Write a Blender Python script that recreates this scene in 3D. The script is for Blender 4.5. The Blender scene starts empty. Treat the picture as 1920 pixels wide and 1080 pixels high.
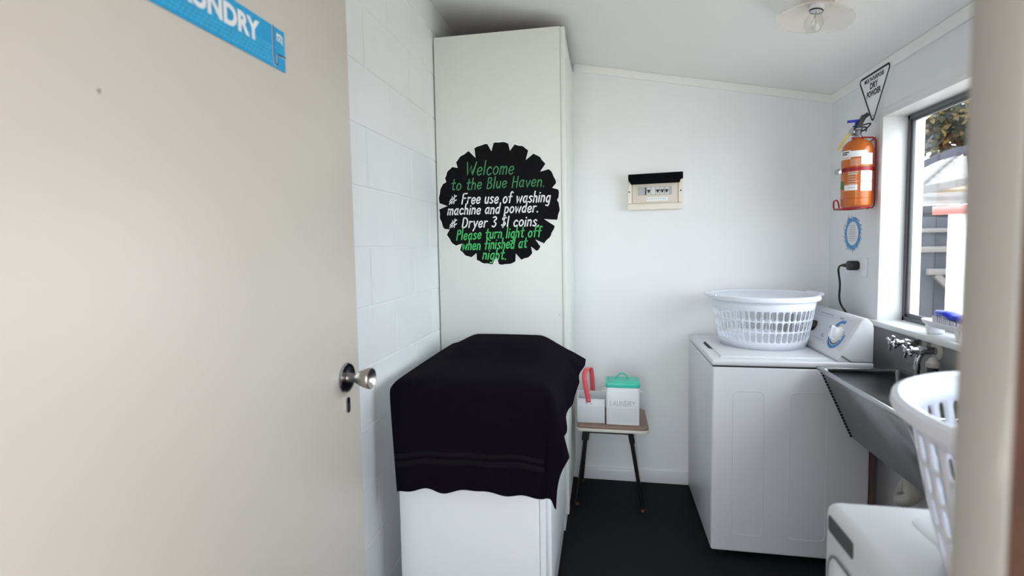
import bpy, bmesh, math, random
from mathutils import Vector, Matrix
random.seed(7)
S = bpy.context.scene
COL = S.collection
PI = math.pi
EYE = 1.37

# ------------------------------------------------------------------ camera
cam_d = bpy.data.cameras.new('camera'); cam = bpy.data.objects.new('camera', cam_d); COL.objects.link(cam)
YAW, PITCH, ROLL = .1827, .0638, .0166
def cam_axes():
    cy, sy, cp, sp = math.cos(YAW), math.sin(YAW), math.cos(PITCH), math.sin(PITCH)
    f = Vector((-sy*cp, cy*cp, -sp)); r = Vector((cy, sy, 0)); d = f.cross(r)
    cr, sr = math.cos(ROLL), math.sin(ROLL)
    return cr*r + sr*d, -sr*r + cr*d, f
r_, d_, f_ = cam_axes()
m = Matrix((r_, -d_, -f_)).transposed().to_4x4(); m.translation = Vector((0, 0, EYE))
cam.matrix_world = m
cam_d.sensor_width = 36; cam_d.lens = 946/1920*36; cam_d.shift_y = -19.7/1920
cam_d.clip_start = .02; cam_d.clip_end = 200
cam_d.dof.use_dof = True; cam_d.dof.focus_distance = 2.25; cam_d.dof.aperture_fstop = 2.3
S.camera = cam

# ------------------------------------------------------------------ light
w = bpy.data.worlds.new('sky'); S.world = w; w.use_nodes = True
bg = w.node_tree.nodes['Background']; bg.inputs[0].default_value = (.86, .92, .98, 1); bg.inputs[1].default_value = 3.2
sd = bpy.data.lights.new('sun', 'SUN'); sd.energy = 2.2; sd.angle = .01; sd.color = (1, .95, .87)
sun = bpy.data.objects.new('sun', sd); COL.objects.link(sun); sun.location = (-6, 2, 9)
sun.rotation_euler = Vector((.60, .10, -.80)).to_track_quat('-Z', 'Y').to_euler()
def portal(name, loc, direction, sx, sy):
    l = bpy.data.lights.new(name, 'AREA'); l.shape = 'RECTANGLE'; l.size = sx; l.size_y = sy; l.cycles.is_portal = True
    o = bpy.data.objects.new(name, l); COL.objects.link(o); o.location = loc
    o.rotation_euler = Vector(direction).to_track_quat('-Z', 'Z').to_euler()
portal('doorway_daylight', (-.21, .26, 1.03), (0, 1, 0), .94, 2.06)
portal('window_daylight', (1.29, 1.51, 1.455), (-1, 0, 0), 1.78, .86)
vs = S.view_settings; vs.view_transform = 'Standard'; vs.look = 'None'; vs.gamma = 1; vs.use_curve_mapping = False
vs.exposure = 1.12
S.cycles.use_denoising = True
S.cycles.max_bounces = 14; S.cycles.diffuse_bounces = 8; S.cycles.glossy_bounces = 6; S.cycles.transparent_max_bounces = 16
S.cycles.sample_clamp_indirect = 6; S.cycles.caustics_reflective = False; S.cycles.caustics_refractive = False

# ------------------------------------------------------------------ materials
def lin(c):
    return tuple((x/12.92 if x <= .04045 else ((x+.055)/1.055)**2.4) for x in [v/255 for v in c])
MATS = {}
def mat(name, rgb, rough=.5, metal=0., noise=0., nscale=30., bump=0., bscale=200., spec=.5, coat=0., sheen=0., trans=0.):
    if name in MATS: return MATS[name]
    m = bpy.data.materials.new(name); m.use_nodes = True; nt = m.node_tree; b = nt.nodes['Principled BSDF']
    c = lin(rgb); b.inputs['Base Color'].default_value = (*c, 1); b.inputs['Roughness'].default_value = rough
    b.inputs['Metallic'].default_value = metal; b.inputs['Specular IOR Level'].default_value = spec
    b.inputs['Coat Weight'].default_value = coat; b.inputs['Sheen Weight'].default_value = sheen
    b.inputs['Transmission Weight'].default_value = trans
    tc = nt.nodes.new('ShaderNodeTexCoord')
    if noise:
        n = nt.nodes.new('ShaderNodeTexNoise'); n.inputs['Scale'].default_value = nscale; n.inputs['Detail'].default_value = 4
        nt.links.new(tc.outputs['Object'], n.inputs['Vector'])
        mx = nt.nodes.new('ShaderNodeMix'); mx.data_type = 'RGBA'
        mx.inputs[6].default_value = (*[x*(1-noise) for x in c], 1); mx.inputs[7].default_value = (*[min(1, x*(1+noise)) for x in c], 1)
        nt.links.new(n.outputs['Fac'], mx.inputs[0]); nt.links.new(mx.outputs[2], b.inputs['Base Color'])
    if bump:
        n = nt.nodes.new('ShaderNodeTexNoise'); n.inputs['Scale'].default_value = bscale; n.inputs['Detail'].default_value = 3
        nt.links.new(tc.outputs['Object'], n.inputs['Vector'])
        bp = nt.nodes.new('ShaderNodeBump'); bp.inputs['Strength'].default_value = bump; bp.inputs['Distance'].default_value = .002
        nt.links.new(n.outputs['Fac'], bp.inputs['Height']); nt.links.new(bp.outputs[0], b.inputs['Normal'])
    MATS[name] = m; return m
def glass_mat(name, tint=(1, 1, 1), gloss=.06):
    m = bpy.data.materials.new(name); m.use_nodes = True; nt = m.node_tree; nt.nodes.remove(nt.nodes['Principled BSDF'])
    t = nt.nodes.new('ShaderNodeBsdfTransparent'); t.inputs[0].default_value = (*tint, 1)
    g = nt.nodes.new('ShaderNodeBsdfGlossy'); g.inputs['Roughness'].default_value = .02
    f0 = nt.nodes.new('ShaderNodeLayerWeight'); f0.inputs[0].default_value = .5
    f = nt.nodes.new('ShaderNodeMath'); f.operation = 'POWER'; f.inputs[1].default_value = 5.0; nt.links.new(f0.outputs['Facing'], f.inputs[0])
    a = nt.nodes.new('ShaderNodeMath'); a.operation = 'MULTIPLY_ADD'; a.inputs[1].default_value = .9; a.inputs[2].default_value = gloss; a.use_clamp = True
    mx = nt.nodes.new('ShaderNodeMixShader'); nt.links.new(f.outputs[0], a.inputs[0]); nt.links.new(a.outputs[0], mx.inputs[0])
    nt.links.new(t.outputs[0], mx.inputs[1]); nt.links.new(g.outputs[0], mx.inputs[2])
    nt.links.new(mx.outputs[0], nt.nodes['Material Output'].inputs[0]); MATS[name] = m; return m

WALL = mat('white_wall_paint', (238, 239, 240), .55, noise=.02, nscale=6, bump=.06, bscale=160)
BLOCK = mat('white_block_paint', (237, 239, 240), .6, noise=.03, nscale=9, bump=.15, bscale=120)
CEIL = mat('white_ceiling_paint', (240, 240, 238), .6, noise=.015, nscale=4)
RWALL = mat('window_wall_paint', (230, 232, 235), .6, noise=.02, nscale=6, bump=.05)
TRIM = mat('white_gloss_trim', (232, 233, 234), .3)
DOORP = mat('cream_grey_door_paint', (211, 203, 192), .38, noise=.02, nscale=3, bump=.04, bscale=60)
JAMB = mat('beige_jamb_paint', (176, 173, 167), .75, spec=.2)
BRICK = mat('brown_brick', (128, 92, 76), .85, noise=.2, nscale=30, bump=.5, bscale=80)
CABP = mat('cabinet_white_paint', (230, 232, 227), .4, noise=.015, nscale=5)
BOXW = mat('white_appliance_enamel', (236, 238, 241), .28)
WASHW = mat('washer_white_enamel', (214, 215, 219), .3)
PLASW = mat('white_plastic', (235, 236, 240), .35)
PLASB = mat('basket_white_plastic', (232, 235, 245), .35)
GREYP = mat('grey_plastic', (120, 122, 126), .4)
DARK = mat('black_plastic', (16, 16, 18), .4)
SHADOWGAP = mat('dark_seal', (20, 20, 22), .7)
CHROME = mat('chrome', (172, 172, 175), .16, metal=1)
SATIN = mat('satin_nickel', (176, 170, 164), .3, metal=1)
STEEL = mat('stainless_steel', (150, 150, 152), .36, metal=1, noise=.06, nscale=50, bump=.03, bscale=300)
ALU = mat('grey_aluminium', (92, 92, 95), .4, metal=.3)
BLACKM = mat('black_enamelled_steel', (18, 16, 17), .35)
BRASS = mat('dull_brass', (84, 66, 44), .5, metal=.6)
TOWEL = mat('black_terry', (17, 13, 23), .95, noise=.35, nscale=300, bump=1., bscale=420, spec=.05)
TOWELB = mat('black_woven_band', (14, 10, 19), .8, bump=.3, bscale=700, spec=.15)
BLACKP = mat('black_board_paint', (9, 8, 11), .7, spec=.15)
PENG = mat('dark_green_paint_pen', (66, 142, 92), .6, noise=.3, nscale=120)
PENW = mat('white_paint_pen', (248, 249, 248), .6)
PENB = mat('bright_green_paint_pen', (70, 200, 110), .6, noise=.25, nscale=120)
BLUES = mat('blue_sign_print', (0, 160, 216), .4, noise=.25, nscale=60)
BLUES2 = mat('pale_blue_sign_print', (60, 180, 226), .4, noise=.12, nscale=60)
NAVY = mat('navy_print', (10, 62, 110), .4)
WHITEP = mat('white_print', (238, 240, 243), .5)
BLACKI = mat('black_print', (14, 14, 16), .5)
GREYI = mat('grey_print', (120, 124, 132), .5)
REDI = mat('red_print', (190, 40, 40), .5)
TEAL = mat('teal_enamel', (60, 198, 172), .35)
CORAL = mat('coral_enamel', (232, 92, 104), .35)
TINW = mat('white_tin', (230, 233, 236), .35)
TINDOT = mat('tin_perforation', (150, 154, 160), .6)
WOODT = mat('brown_laminate', (140, 112, 98), .45, noise=.15, nscale=18)
EDGEW = mat('cream_edging', (214, 210, 200), .5)
CREAM = mat('cream_plastic', (234, 227, 213), .4)
CREAMD = mat('cream_plastic_inner', (220, 209, 195), .45)
ORANGE = mat('extinguisher_orange', (196, 98, 10), .25, coat=.3)
REDM = mat('red_enamel', (150, 16, 26), .35)
YEL = mat('yellow_tag', (212, 178, 96), .6)
BLUEP = mat('blue_plastic', (20, 46, 180), .35)
BRISTLE = mat('white_bristle', (214, 212, 214), .8)
GREENP = mat('green_print', (30, 130, 80), .5)
RINGB = mat('water_blue_print', (92, 158, 212), .5, noise=.45, nscale=55)
RINGD = mat('deep_blue_print', (52, 112, 184), .5)
DIALB = mat('dial_blue_print', (26, 122, 184), .4)
PIPEB = mat('brown_pipe', (110, 84, 78), .6)
PIPEW = mat('white_pipe', (196, 194, 188), .45)
LABELD = mat('dark_grey_label', (70, 70, 70), .4, noise=.25, nscale=70)
GLASS = glass_mat('window_glass', (.97, .985, .99), .02)
BULBG = glass_mat('clear_bulb_glass', (.95, .95, .945), .08)
SHADEG = mat('milky_glass', (236, 230, 224), .15, coat=.3); SHADEG.node_tree.nodes['Principled BSDF'].inputs['Alpha'].default_value = .42
# floor: near-black carpet tile with a faint woven chevron
FLOOR = mat('black_floor_matting', (17, 19, 21), .8, noise=.45, nscale=14, bump=.8, bscale=260, spec=.25)
# outside
CONC = mat('concrete_paving', (188, 182, 172), .9, noise=.1, nscale=3)
TILE = mat('grey_concrete_tile', (100, 98, 97), .85, noise=.1, nscale=8)
FENCE = mat('weathered_fence', (48, 50, 58), .9, noise=.35, nscale=9, bump=.4, bscale=40)
FENCEP = mat('pale_fence_rail', (92, 88, 86), .9, noise=.15, nscale=9)
BUILDW = mat('white_weatherboard', (240, 240, 240), .6)
SALMON = mat('salmon_gutter', (150, 92, 88), .5)
LEAF = mat('dark_leaf', (24, 30, 16), .6, noise=.5, nscale=4)
LEAFY = mat('golden_leaf', (92, 78, 36), .6, noise=.3, nscale=5)
BARK = mat('bark', (44, 34, 27), .9)
CANB = mat('slate_blue_awning', (36, 37, 50), .8, noise=.1)
HWALL = mat('dark_house_wall', (40, 40, 46), .9, noise=.2, nscale=5)
SOFF = mat('beige_soffit', (170, 158, 142), .7)

# ------------------------------------------------------------------ builders
ORI = {}
def wloc(o): return ORI[o.name]
def tag(o, label=None, cat=None, group=None, kind=None):
    if label: o['label'] = label
    if cat: o['category'] = cat
    if group: o['group'] = group
    if kind: o['kind'] = kind
    return o
def thing(name, label, cat, loc, group=None, kind=None):
    o = bpy.data.objects.new(name, None); COL.objects.link(o); o.location = loc; o.empty_display_size = .05
    ORI[o.name] = Vector(loc); return tag(o, label, cat, group, kind)
def obj(name, bm, m, parent=None, label=None, cat=None, group=None, kind=None, ang=35):
    bmesh.ops.recalc_face_normals(bm, faces=bm.faces) if getattr(bm, 'recalc', True) is True else None
    xs = [v.co for v in bm.verts]
    if parent is None:
        lo = Vector((min(v.x for v in xs), min(v.y for v in xs), min(v.z for v in xs))); hi = Vector((max(v.x for v in xs), max(v.y for v in xs), 0))
        org = Vector(((lo.x+hi.x)/2, (lo.y+hi.y)/2, lo.z)); base = org
    else:
        base = wloc(parent); org = base
    for v in bm.verts: v.co -= org
    me = bpy.data.meshes.new(name); bm.to_mesh(me); bm.free()
    ms = m if isinstance(m, (list, tuple)) else [m]
    for x in ms: me.materials.append(x)
    me.shade_smooth(); me.set_sharp_from_angle(angle=math.radians(ang))
    o = bpy.data.objects.new(name, me); COL.objects.link(o)
    if parent is None: o.location = org; ORI[o.name] = org
    else: o.parent = parent; ORI[o.name] = base
    return tag(o, label, cat, group, kind)
def B(): return bmesh.new()
def merge(bm, b2, mi=0):
    vm = {v: bm.verts.new(v.co) for v in b2.verts}
    for f in b2.faces:
        try: nf = bm.faces.new([vm[v] for v in f.verts]); nf.material_index = mi
        except ValueError: pass
    b2.free(); return list(vm.values())
def box(bm, x0, x1, y0, y1, z0, z1, bev=0., seg=2, mi=0, xf=None):
    b = B(); bmesh.ops.create_cube(b, size=1)
    for v in b.verts: v.co = Vector(((x0+x1)/2 + v.co.x*(x1-x0), (y0+y1)/2 + v.co.y*(y1-y0), (z0+z1)/2 + v.co.z*(z1-z0)))
    if bev: bmesh.ops.bevel(b, geom=b.edges[:], offset=bev, segments=seg, affect='EDGES', profile=.5)
    if xf:
        for v in b.verts: v.co = xf(v.co)
    bmesh.ops.recalc_face_normals(b, faces=b.faces)
    return merge(bm, b, mi)
AX = {'X': lambda a, b, t: Vector((t, a, b)), 'Y': lambda a, b, t: Vector((a, t, b)), 'Z': lambda a, b, t: Vector((a, b, t))}
def prism(bm, pts, axis, t0, t1, bev=0., seg=2, mi=0):
    b = B(); f = AX[axis]
    lo = [b.verts.new(f(p[0], p[1], t0)) for p in pts]; hi = [b.verts.new(f(p[0], p[1], t1)) for p in pts]
    n = len(pts); b.faces.new(lo); b.faces.new(hi[::-1])
    for i in range(n): b.faces.new((lo[i], hi[i], hi[(i+1) % n], lo[(i+1) % n]))
    bmesh.ops.recalc_face_normals(b, faces=b.faces)
    if bev:
        es = [e for e in b.edges if e.calc_face_angle(0) > .5]
        bmesh.ops.bevel(b, geom=es, offset=bev, segments=seg, affect='EDGES', profile=.5)
    return merge(bm, b, mi)
def rrect(x0, x1, z0, z1, r, n=6):
    p = []
    for cx, cz, a in ((x1-r, z0+r, -PI/2), (x1-r, z1-r, 0), (x0+r, z1-r, PI/2), (x0+r, z0+r, PI)):
        for i in range(n+1): t = a + PI/2*i/n; p.append((cx+r*math.cos(t), cz+r*math.sin(t)))
    return p
def frame_of(d):
    d = Vector(d).normalized(); u = d.cross(Vector((0, 0, 1)))
    if u.length < 1e-4: u = Vector((1, 0, 0))
    u.normalize(); return u, d.cross(u).normalized(), d
def lathe(bm, prof, c=(0, 0, 0), d=(0, 0, 1), seg=32, mi=0, sx=1., sy=1.):
    u, v, d = frame_of(d) if abs(Vector(d).normalized().z) < .999 else (Vector((1, 0, 0)), Vector((0, 1, 0)), Vector(d))
    c = Vector(c); rings = []
    for r, h in prof:
        if r < 1e-6: rings.append([bm.verts.new(c + d*h)])
        else: rings.append([bm.verts.new(c + d*h + u*(sx*r*math.cos(2*PI*i/seg)) + v*(sy*r*math.sin(2*PI*i/seg))) for i in range(seg)])
    for A, Bq in zip(rings, rings[1:]):
        for i in range(seg):
            j = (i+1) % seg
            if len(A) == 1 and len(Bq) == 1: continue
            vs_ = [A[0], Bq[i], Bq[j]] if len(A) == 1 else ([A[i], Bq[0], A[j]] if len(Bq) == 1 else [A[i], Bq[i], Bq[j], A[j]])
            f = bm.faces.new(vs_); f.material_index = mi
def cr(pts, n=8, closed=False):
    P = [Vector(p) for p in pts]
    if len(P) < 3: return P
    out = []; N = len(P); rng = range(N if closed else N-1)
    for i in rng:
        p0 = P[(i-1) % N] if closed or i > 0 else P[0]*2-P[1]; p1 = P[i]; p2 = P[(i+1) % N]
        p3 = P[(i+2) % N] if closed or i+2 < N else P[-1]*2-P[-2]
        for k in range(n):
            t = k/n
            out.append(.5*((2*p1) + (p2-p0)*t + (2*p0-5*p1+4*p2-p3)*t*t + (3*p1-p0-3*p2+p3)*t**3))
    if not closed: out.append(P[-1])
    return out
def tube(bm, pts, r, seg=10, closed=False, mi=0, sm=0):
    P = cr(pts, sm, closed) if sm else [Vector(p) for p in pts]
    n = len(P); rs = r if isinstance(r, (list, tuple)) else [r]*n
    if len(rs) != n: rs = [rs[min(len(rs)-1, int(i*len(rs)/n))] for i in range(n)]
    T = []
    for i in range(n):
        a = P[(i-1) % n] if closed or i > 0 else P[0]; b = P[(i+1) % n] if closed or i < n-1 else P[-1]
        T.append((b-a).normalized())
    u = frame_of(T[0])[0]; rings = []
    for i in range(n):
        u = (u - T[i]*u.dot(T[i])).normalized(); v = T[i].cross(u)
        rings.append([bm.verts.new(P[i] + (u*math.cos(2*PI*k/seg) + v*math.sin(2*PI*k/seg))*rs[i]) for k in range(seg)])
    for i in range(n if closed else n-1):
        A, Bq = rings[i], rings[(i+1) % n]
        for k in range(seg):
            f = bm.faces.new((A[k], A[(k+1) % seg], Bq[(k+1) % seg], Bq[k])); f.material_index = mi
    if not closed:
        for R, fl in ((rings[0], 1), (rings[-1], 0)):
            f = bm.faces.new(R[::-1] if fl else R); f.material_index = mi
def bar(bm, a, b, wu, wv, mi=0, up=(0, 0, 1)):
    a, b = Vector(a), Vector(b); d = (b-a).normalized(); u = d.cross(Vector(up))
    if u.length < 1e-4: u = Vector((1, 0, 0))
    u.normalize(); v = d.cross(u)
    q = [bm.verts.new(p + u*(sx*wu/2) + v*(sy*wv/2)) for p in (a, b) for sx, sy in ((-1, -1), (1, -1), (1, 1), (-1, 1))]
    for f in ((3, 2, 1, 0), (4, 5, 6, 7), (0, 1, 5, 4), (1, 2, 6, 5), (2, 3, 7, 6), (3, 0, 4, 7)):
        nf = bm.faces.new([q[i] for i in f]); nf.material_index = mi
def poly(bm, pts, mi=0):
    f = bm.faces.new([bm.verts.new(Vector(p)) for p in pts]); f.material_index = mi; return f
# flat ribbon strokes in a plane: to3(u, v) maps to space
def stroke(bm, pts, wd, to3, sm=0, closed=False, taper=0., mi=0):
    P = [Vector((p[0], p[1], 0)) for p in pts]
    if sm: P = cr(P, sm, closed)
    n = len(P)
    if n == 1: P = [P[0], P[0] + Vector((wd*.3, 0, 0))]; n = 2
    L, R = [], []
    for i in range(n):
        a = P[max(0, i-1)] if not closed else P[(i-1) % n]; b = P[min(n-1, i+1)] if not closed else P[(i+1) % n]
        t = (b-a); t = t.normalized() if t.length > 1e-9 else Vector((1, 0, 0)); nn = Vector((-t.y, t.x, 0))
        k = wd/2*(1-taper*abs(2*i/(n-1)-1)) if n > 1 else wd/2
        if 0 < i < n-1:
            c = max(.5, (P[i]-P[i-1]).normalized().dot(t) if (P[i]-P[i-1]).length > 1e-9 else 1); k = k/c
        L.append(P[i]+nn*k); R.append(P[i]-nn*k)
    vl = [bm.verts.new(to3(p.x, p.y)) for p in L]; vr = [bm.verts.new(to3(p.x, p.y)) for p in R]
    for i in range(n if closed else n-1):
        j = (i+1) % n; f = bm.faces.new((vl[i], vr[i], vr[j], vl[j])); f.material_index = mi
    if not closed:
        for e, s in ((0, -1), (n-1, 1)):
            t = (P[1]-P[0] if e == 0 else P[-1]-P[-2]).normalized()*s; c = P[e]; k = (L[e]-R[e]).length/2
            nn = (L[e]-R[e]).normalized()*k
            arc = [c + nn*math.cos(q*PI/6) + t*k*math.sin(q*PI/6) for q in range(7)]
            f = bm.faces.new([bm.verts.new(to3(p.x, p.y)) for p in arc]); f.material_index = mi
bowl = ('s', [(.38, .48), (.23, .6), (.06, .42), (.05, .14), (.19, .0), (.36, .2)])
G = {
 'W': (.84, [('l', [(0, 1), (.2, 0), (.42, .72), (.58, 0), (.82, 1)])]), 'e': (.44, [('s', [(.05, .28), (.36, .34), (.36, .53), (.21, .6), (.05, .44), (.04, .17), (.19, 0), (.39, .12)])]),
 'l': (.14, [('l', [(.06, 1.08), (.05, 0)])]), 'c': (.42, [('s', [(.38, .5), (.23, .6), (.06, .43), (.05, .16), (.2, 0), (.39, .1)])]),
 'o': (.46, [('c', [(.22, .6), (.05, .42), (.05, .15), (.22, 0), (.4, .17), (.4, .45)])]), 'm': (.62, [('l', [(.04, .6), (.03, 0)]), ('s', [(.04, .38), (.16, .59), (.28, .48), (.28, 0)]), ('s', [(.29, .38), (.43, .59), (.55, .48), (.56, 0)])]),
 't': (.38, [('s', [(.2, .95), (.17, .15), (.25, 0), (.36, .06)]), ('l', [(.01, .6), (.37, .64)])]), 'h': (.43, [('l', [(.06, 1.05), (.04, 0)]), ('s', [(.05, .36), (.2, .59), (.35, .48), (.36, 0)])]),
 'B': (.5, [('l', [(.06, 1), (.04, 0)]), ('s', [(.06, 1), (.3, .97), (.37, .78), (.25, .58), (.06, .54)]), ('s', [(.06, .54), (.36, .48), (.44, .25), (.3, .03), (.04, 0)])]),
 'u': (.44, [('s', [(.05, .6), (.05, .17), (.17, 0), (.34, .2)]), ('l', [(.38, .6), (.36, 0)])]), 'H': (.54, [('l', [(.06, 1), (.04, 0)]), ('l', [(.47, 1), (.45, 0)]), ('l', [(.04, .5), (.46, .54)])]),
 'a': (.47, [bowl, ('s', [(.4, .6), (.37, .12), (.43, 0)])]), 'v': (.42, [('l', [(.03, .6), (.19, 0), (.4, .6)])]), 'n': (.43, [('l', [(.04, .6), (.03, 0)]), ('s', [(.04, .38), (.2, .59), (.35, .48), (.36, 0)])]),
 '.': (.16, [('l', [(.05, 0), (.07, .04)])]), 'F': (.5, [('l', [(.06, 1), (.04, 0)]), ('l', [(.06, 1), (.47, 1.02)]), ('l', [(.05, .55), (.38, .57)])]), 'r': (.34, [('l', [(.05, .6), (.04, 0)]), ('s', [(.05, .34), (.17, .57), (.33, .57)])]),
 's': (.4, [('s', [(.36, .53), (.2, .6), (.07, .47), (.2, .32), (.34, .16), (.2, 0), (.03, .07)])]), 'f': (.38, [('s', [(.42, .96), (.29, 1.04), (.19, .86), (.17, 0)]), ('l', [(.01, .56), (.36, .6)])]),
 'w': (.62, [('l', [(.03, .6), (.14, 0), (.3, .52), (.43, 0), (.59, .6)])]), 'i': (.14, [('l', [(.06, .6), (.05, 0)]), ('l', [(.07, .84), (.08, .87)])]), 'g': (.46, [bowl, ('s', [(.4, .6), (.38, -.1), (.28, -.34), (.06, -.3)])]),
 'd': (.47, [bowl, ('l', [(.42, 1.05), (.38, 0)])]), 'p': (.45, [('l', [(.05, .6), (.03, -.42)]), ('s', [(.04, .42), (.22, .6), (.39, .42), (.37, .13), (.2, 0), (.05, .1)])]),
 'D': (.58, [('l', [(.06, 1), (.04, 0)]), ('s', [(.06, 1), (.38, .92), (.52, .52), (.38, .1), (.04, 0)])]), 'y': (.43, [('l', [(.04, .6), (.2, .04)]), ('l', [(.42, .6), (.2, -.06), (.06, -.36)])]),
 '3': (.46, [('s', [(.05, .93), (.25, 1), (.38, .8), (.18, .55), (.4, .3), (.24, 0), (.03, .08)])]), '$': (.46, [('s', [(.42, .84), (.24, .95), (.07, .76), (.22, .52), (.4, .26), (.22, .04), (.03, .14)]), ('l', [(.26, 1.1), (.2, -.1)])]), '1': (.16, [('l', [(.08, 1), (.06, 0)])]),
 'P': (.46, [('l', [(.06, 1), (.03, 0)]), ('s', [(.06, 1), (.36, .95), (.38, .66), (.05, .5)])]),
 '*': (1.15, [('l', [(.0, .0), (.5, .5)]), ('l', [(.05, .26), (.45, .72)]), ('l', [(.42, .80), (.30, .05)]), ('l', [(.72, .95), (.58, .05)]), ('l', [(.36, .55), (.95, .86)]), ('l', [(.38, .18), (.92, .44)])]), ' ': (.26, []),
 'L': (.46, [('l', [(.05, 1), (.05, 0), (.42, 0)])]), 'A': (.6, [('l', [(.02, 0), (.3, 1), (.58, 0)]), ('l', [(.1, .32), (.5, .32)])]), 'U': (.6, [('s', [(.06, 1), (.06, .25), (.3, 0), (.54, .25), (.54, 1)])]),
 'N': (.62, [('l', [(.06, 0), (.06, 1), (.56, 0), (.56, 1)])]), 'R': (.54, [('l', [(.05, 0), (.05, 1)]), ('s', [(.05, 1), (.42, .95), (.44, .62), (.05, .52)]), ('l', [(.25, .52), (.5, 0)])]), 'Y': (.56, [('l', [(.02, 1), (.28, .5), (.54, 1)]), ('l', [(.28, .5), (.28, 0)])]),
}
def strokes_text(bm, text, p0, p1, h, wd, to3, slant=.16, gap=.1, jig=.0, mi=0):
    """single-stroke lettering from baseline point p0 to p1 (plane coords), cap height h"""
    L = sum(G[c][0]+gap for c in text)-gap; dx, dy = p1[0]-p0[0], p1[1]-p0[1]; ln = math.hypot(dx, dy); k = ln/L
    ex, ey = dx/ln, dy/ln; x = 0
    for c in text:
        j = random.uniform(-jig, jig)
        for typ, pts in G[c][1]:
            q = []
            for px, py in pts:
                u = (x + px)*k + slant*py*h; v = py*h + j*h
                q.append((p0[0] + ex*u - ey*v, p0[1] + ey*u + ex*v))
            stroke(bm, q, wd, to3, sm=6 if typ in 'sc' else 0, closed=typ == 'c', mi=mi)
        x += G[c][0] + gap
def font_text(bm, text, size, to3, off=0., ext=0., shear=0., sx=1., align='LEFT', mi=0):
    cu = bpy.data.curves.new('t', 'FONT'); cu.body = text; cu.size = size; cu.offset = off; cu.shear = shear; cu.align_x = align; cu.resolution_u = 4
    o = bpy.data.objects.new('t', cu); COL.objects.link(o)
    dg = bpy.context.evaluated_depsgraph_get(); me = bpy.data.meshes.new_from_object(o.evaluated_get(dg))
    vs_ = [bm.verts.new(to3(v.co.x*sx, v.co.y)) for v in me.vertices]
    for p in me.polygons:
        try: f = bm.faces.new([vs_[i] for i in p.vertices]); f.material_index = mi
        except ValueError: pass
    bpy.data.objects.remove(o); bpy.data.curves.remove(cu); bpy.data.meshes.remove(me)

XL, XR, YB, YF = -.786, 1.16, 2.915, .40
ceil_z = lambda x: 2.344 - .1985*x

# ================================================================== SETTING
bm = B(); box(bm, -.95, 1.32, .22, 3.05, -.08, 0); obj('floor', bm, FLOOR, label='near-black floor matting of the laundry room', kind='structure')
bm = B(); prism(bm, [(-.95, ceil_z(-.95)), (1.34, ceil_z(1.34)), (1.34, ceil_z(1.34)+.10), (-.95, ceil_z(-.95)+.10)], 'Y', .2, 3.06)
obj('ceiling', bm, CEIL, label='white sloping ceiling, lower on the window side', kind='structure')
# left wall: painted concrete blocks, 400 x 200 modules
bm = B(); box(bm, -.95, XL-.004, YF-.1, 3.05, -.05, 2.55)
for n in range(-7, 5):
    z0 = EYE + .2*n; off = 1.6078 + (0 if n % 2 else .2)
    k = -4
    while True:
        y0 = off + .4*k; k += 1
        if y0 > YB: break
        a, b_ = max(y0, YF), min(y0+.4, YB+.1)
        if b_-a < .03: continue
        box(bm, XL-.03, XL, a+.0024, b_-.0024, max(z0, -.03)+.0024, z0+.2-.0024, .0024, 1)
box(bm, XL-.03, XL, YF, YB+.1, 2.3722, 2.54)
obj('wall_left', bm, BLOCK, label='white painted concrete block wall behind the open door', kind='structure', ang=10)
bm = B(); prism(bm, [(-.95, -.05), (1.3, -.05), (1.3, ceil_z(1.3)+.03), (-.95, ceil_z(-.95)+.03)], 'Y', YB, YB+.12)
obj('wall_back', bm, WALL, label='plain white back wall with the fuse box', kind='structure')
# right wall with window opening
WY0, WY1, WZ0, WZ1 = .62, 2.405, 1.02, 1.885
bm = B()
box(bm, XR, 1.31, YF-.15, YB+.12, -.05, WZ0); box(bm, XR, 1.31, YF-.15, YB+.12, WZ1, 2.16)
box(bm, XR, 1.31, YF-.15, WY0, WZ0, WZ1); box(bm, XR, 1.31, WY1, YB+.12, WZ0, WZ1)
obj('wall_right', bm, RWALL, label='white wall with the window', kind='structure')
# front wall around the doorway (the camera looks in through it)
bm = B(); box(bm, -.95, -.70, .25, YF, -.05, 2.6); box(bm, .285, 1.32, .25, YF, -.05, 2.5); box(bm, -.70, .285, .25, YF, 2.09, 2.6)
obj('wall_front', bm, WALL, label='wall around the doorway', kind='structure')
# right door jamb
bm = B(); box(bm, .2435, .285, .3535, YF+.002, 0, 2.10, .002)
obj('trim_1', bm, JAMB, label='blurred beige door jamb at the right of the doorway', kind='structure')
bm = B(); box(bm, -.70, -.665, .30, YF-.002, 0, 2.10, .003); box(bm, -.665, .247, .30, YF, 2.06, 2.10, .003)
obj('trim_2', bm, JAMB, label='beige door frame head and hinge jamb', kind='structure')
bm = B(); box(bm, .2445, .50, -.75, .353, -.05, 2.5, .003)  # visible reveal, with an unseen outward run added to keep sky off the door
obj('trim_3', bm, BRICK, label='brown brick reveal outside the doorway', kind='structure')
bm = B(); box(bm, -1.1, -.72, -.75, .25, -.05, 2.5, .003)  # unseen return, added so the jamb and reveal get less sky light
obj('trim_8', bm, BRICK, label='unseen brick return added on the hinge side to darken the doorway', kind='structure')
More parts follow.
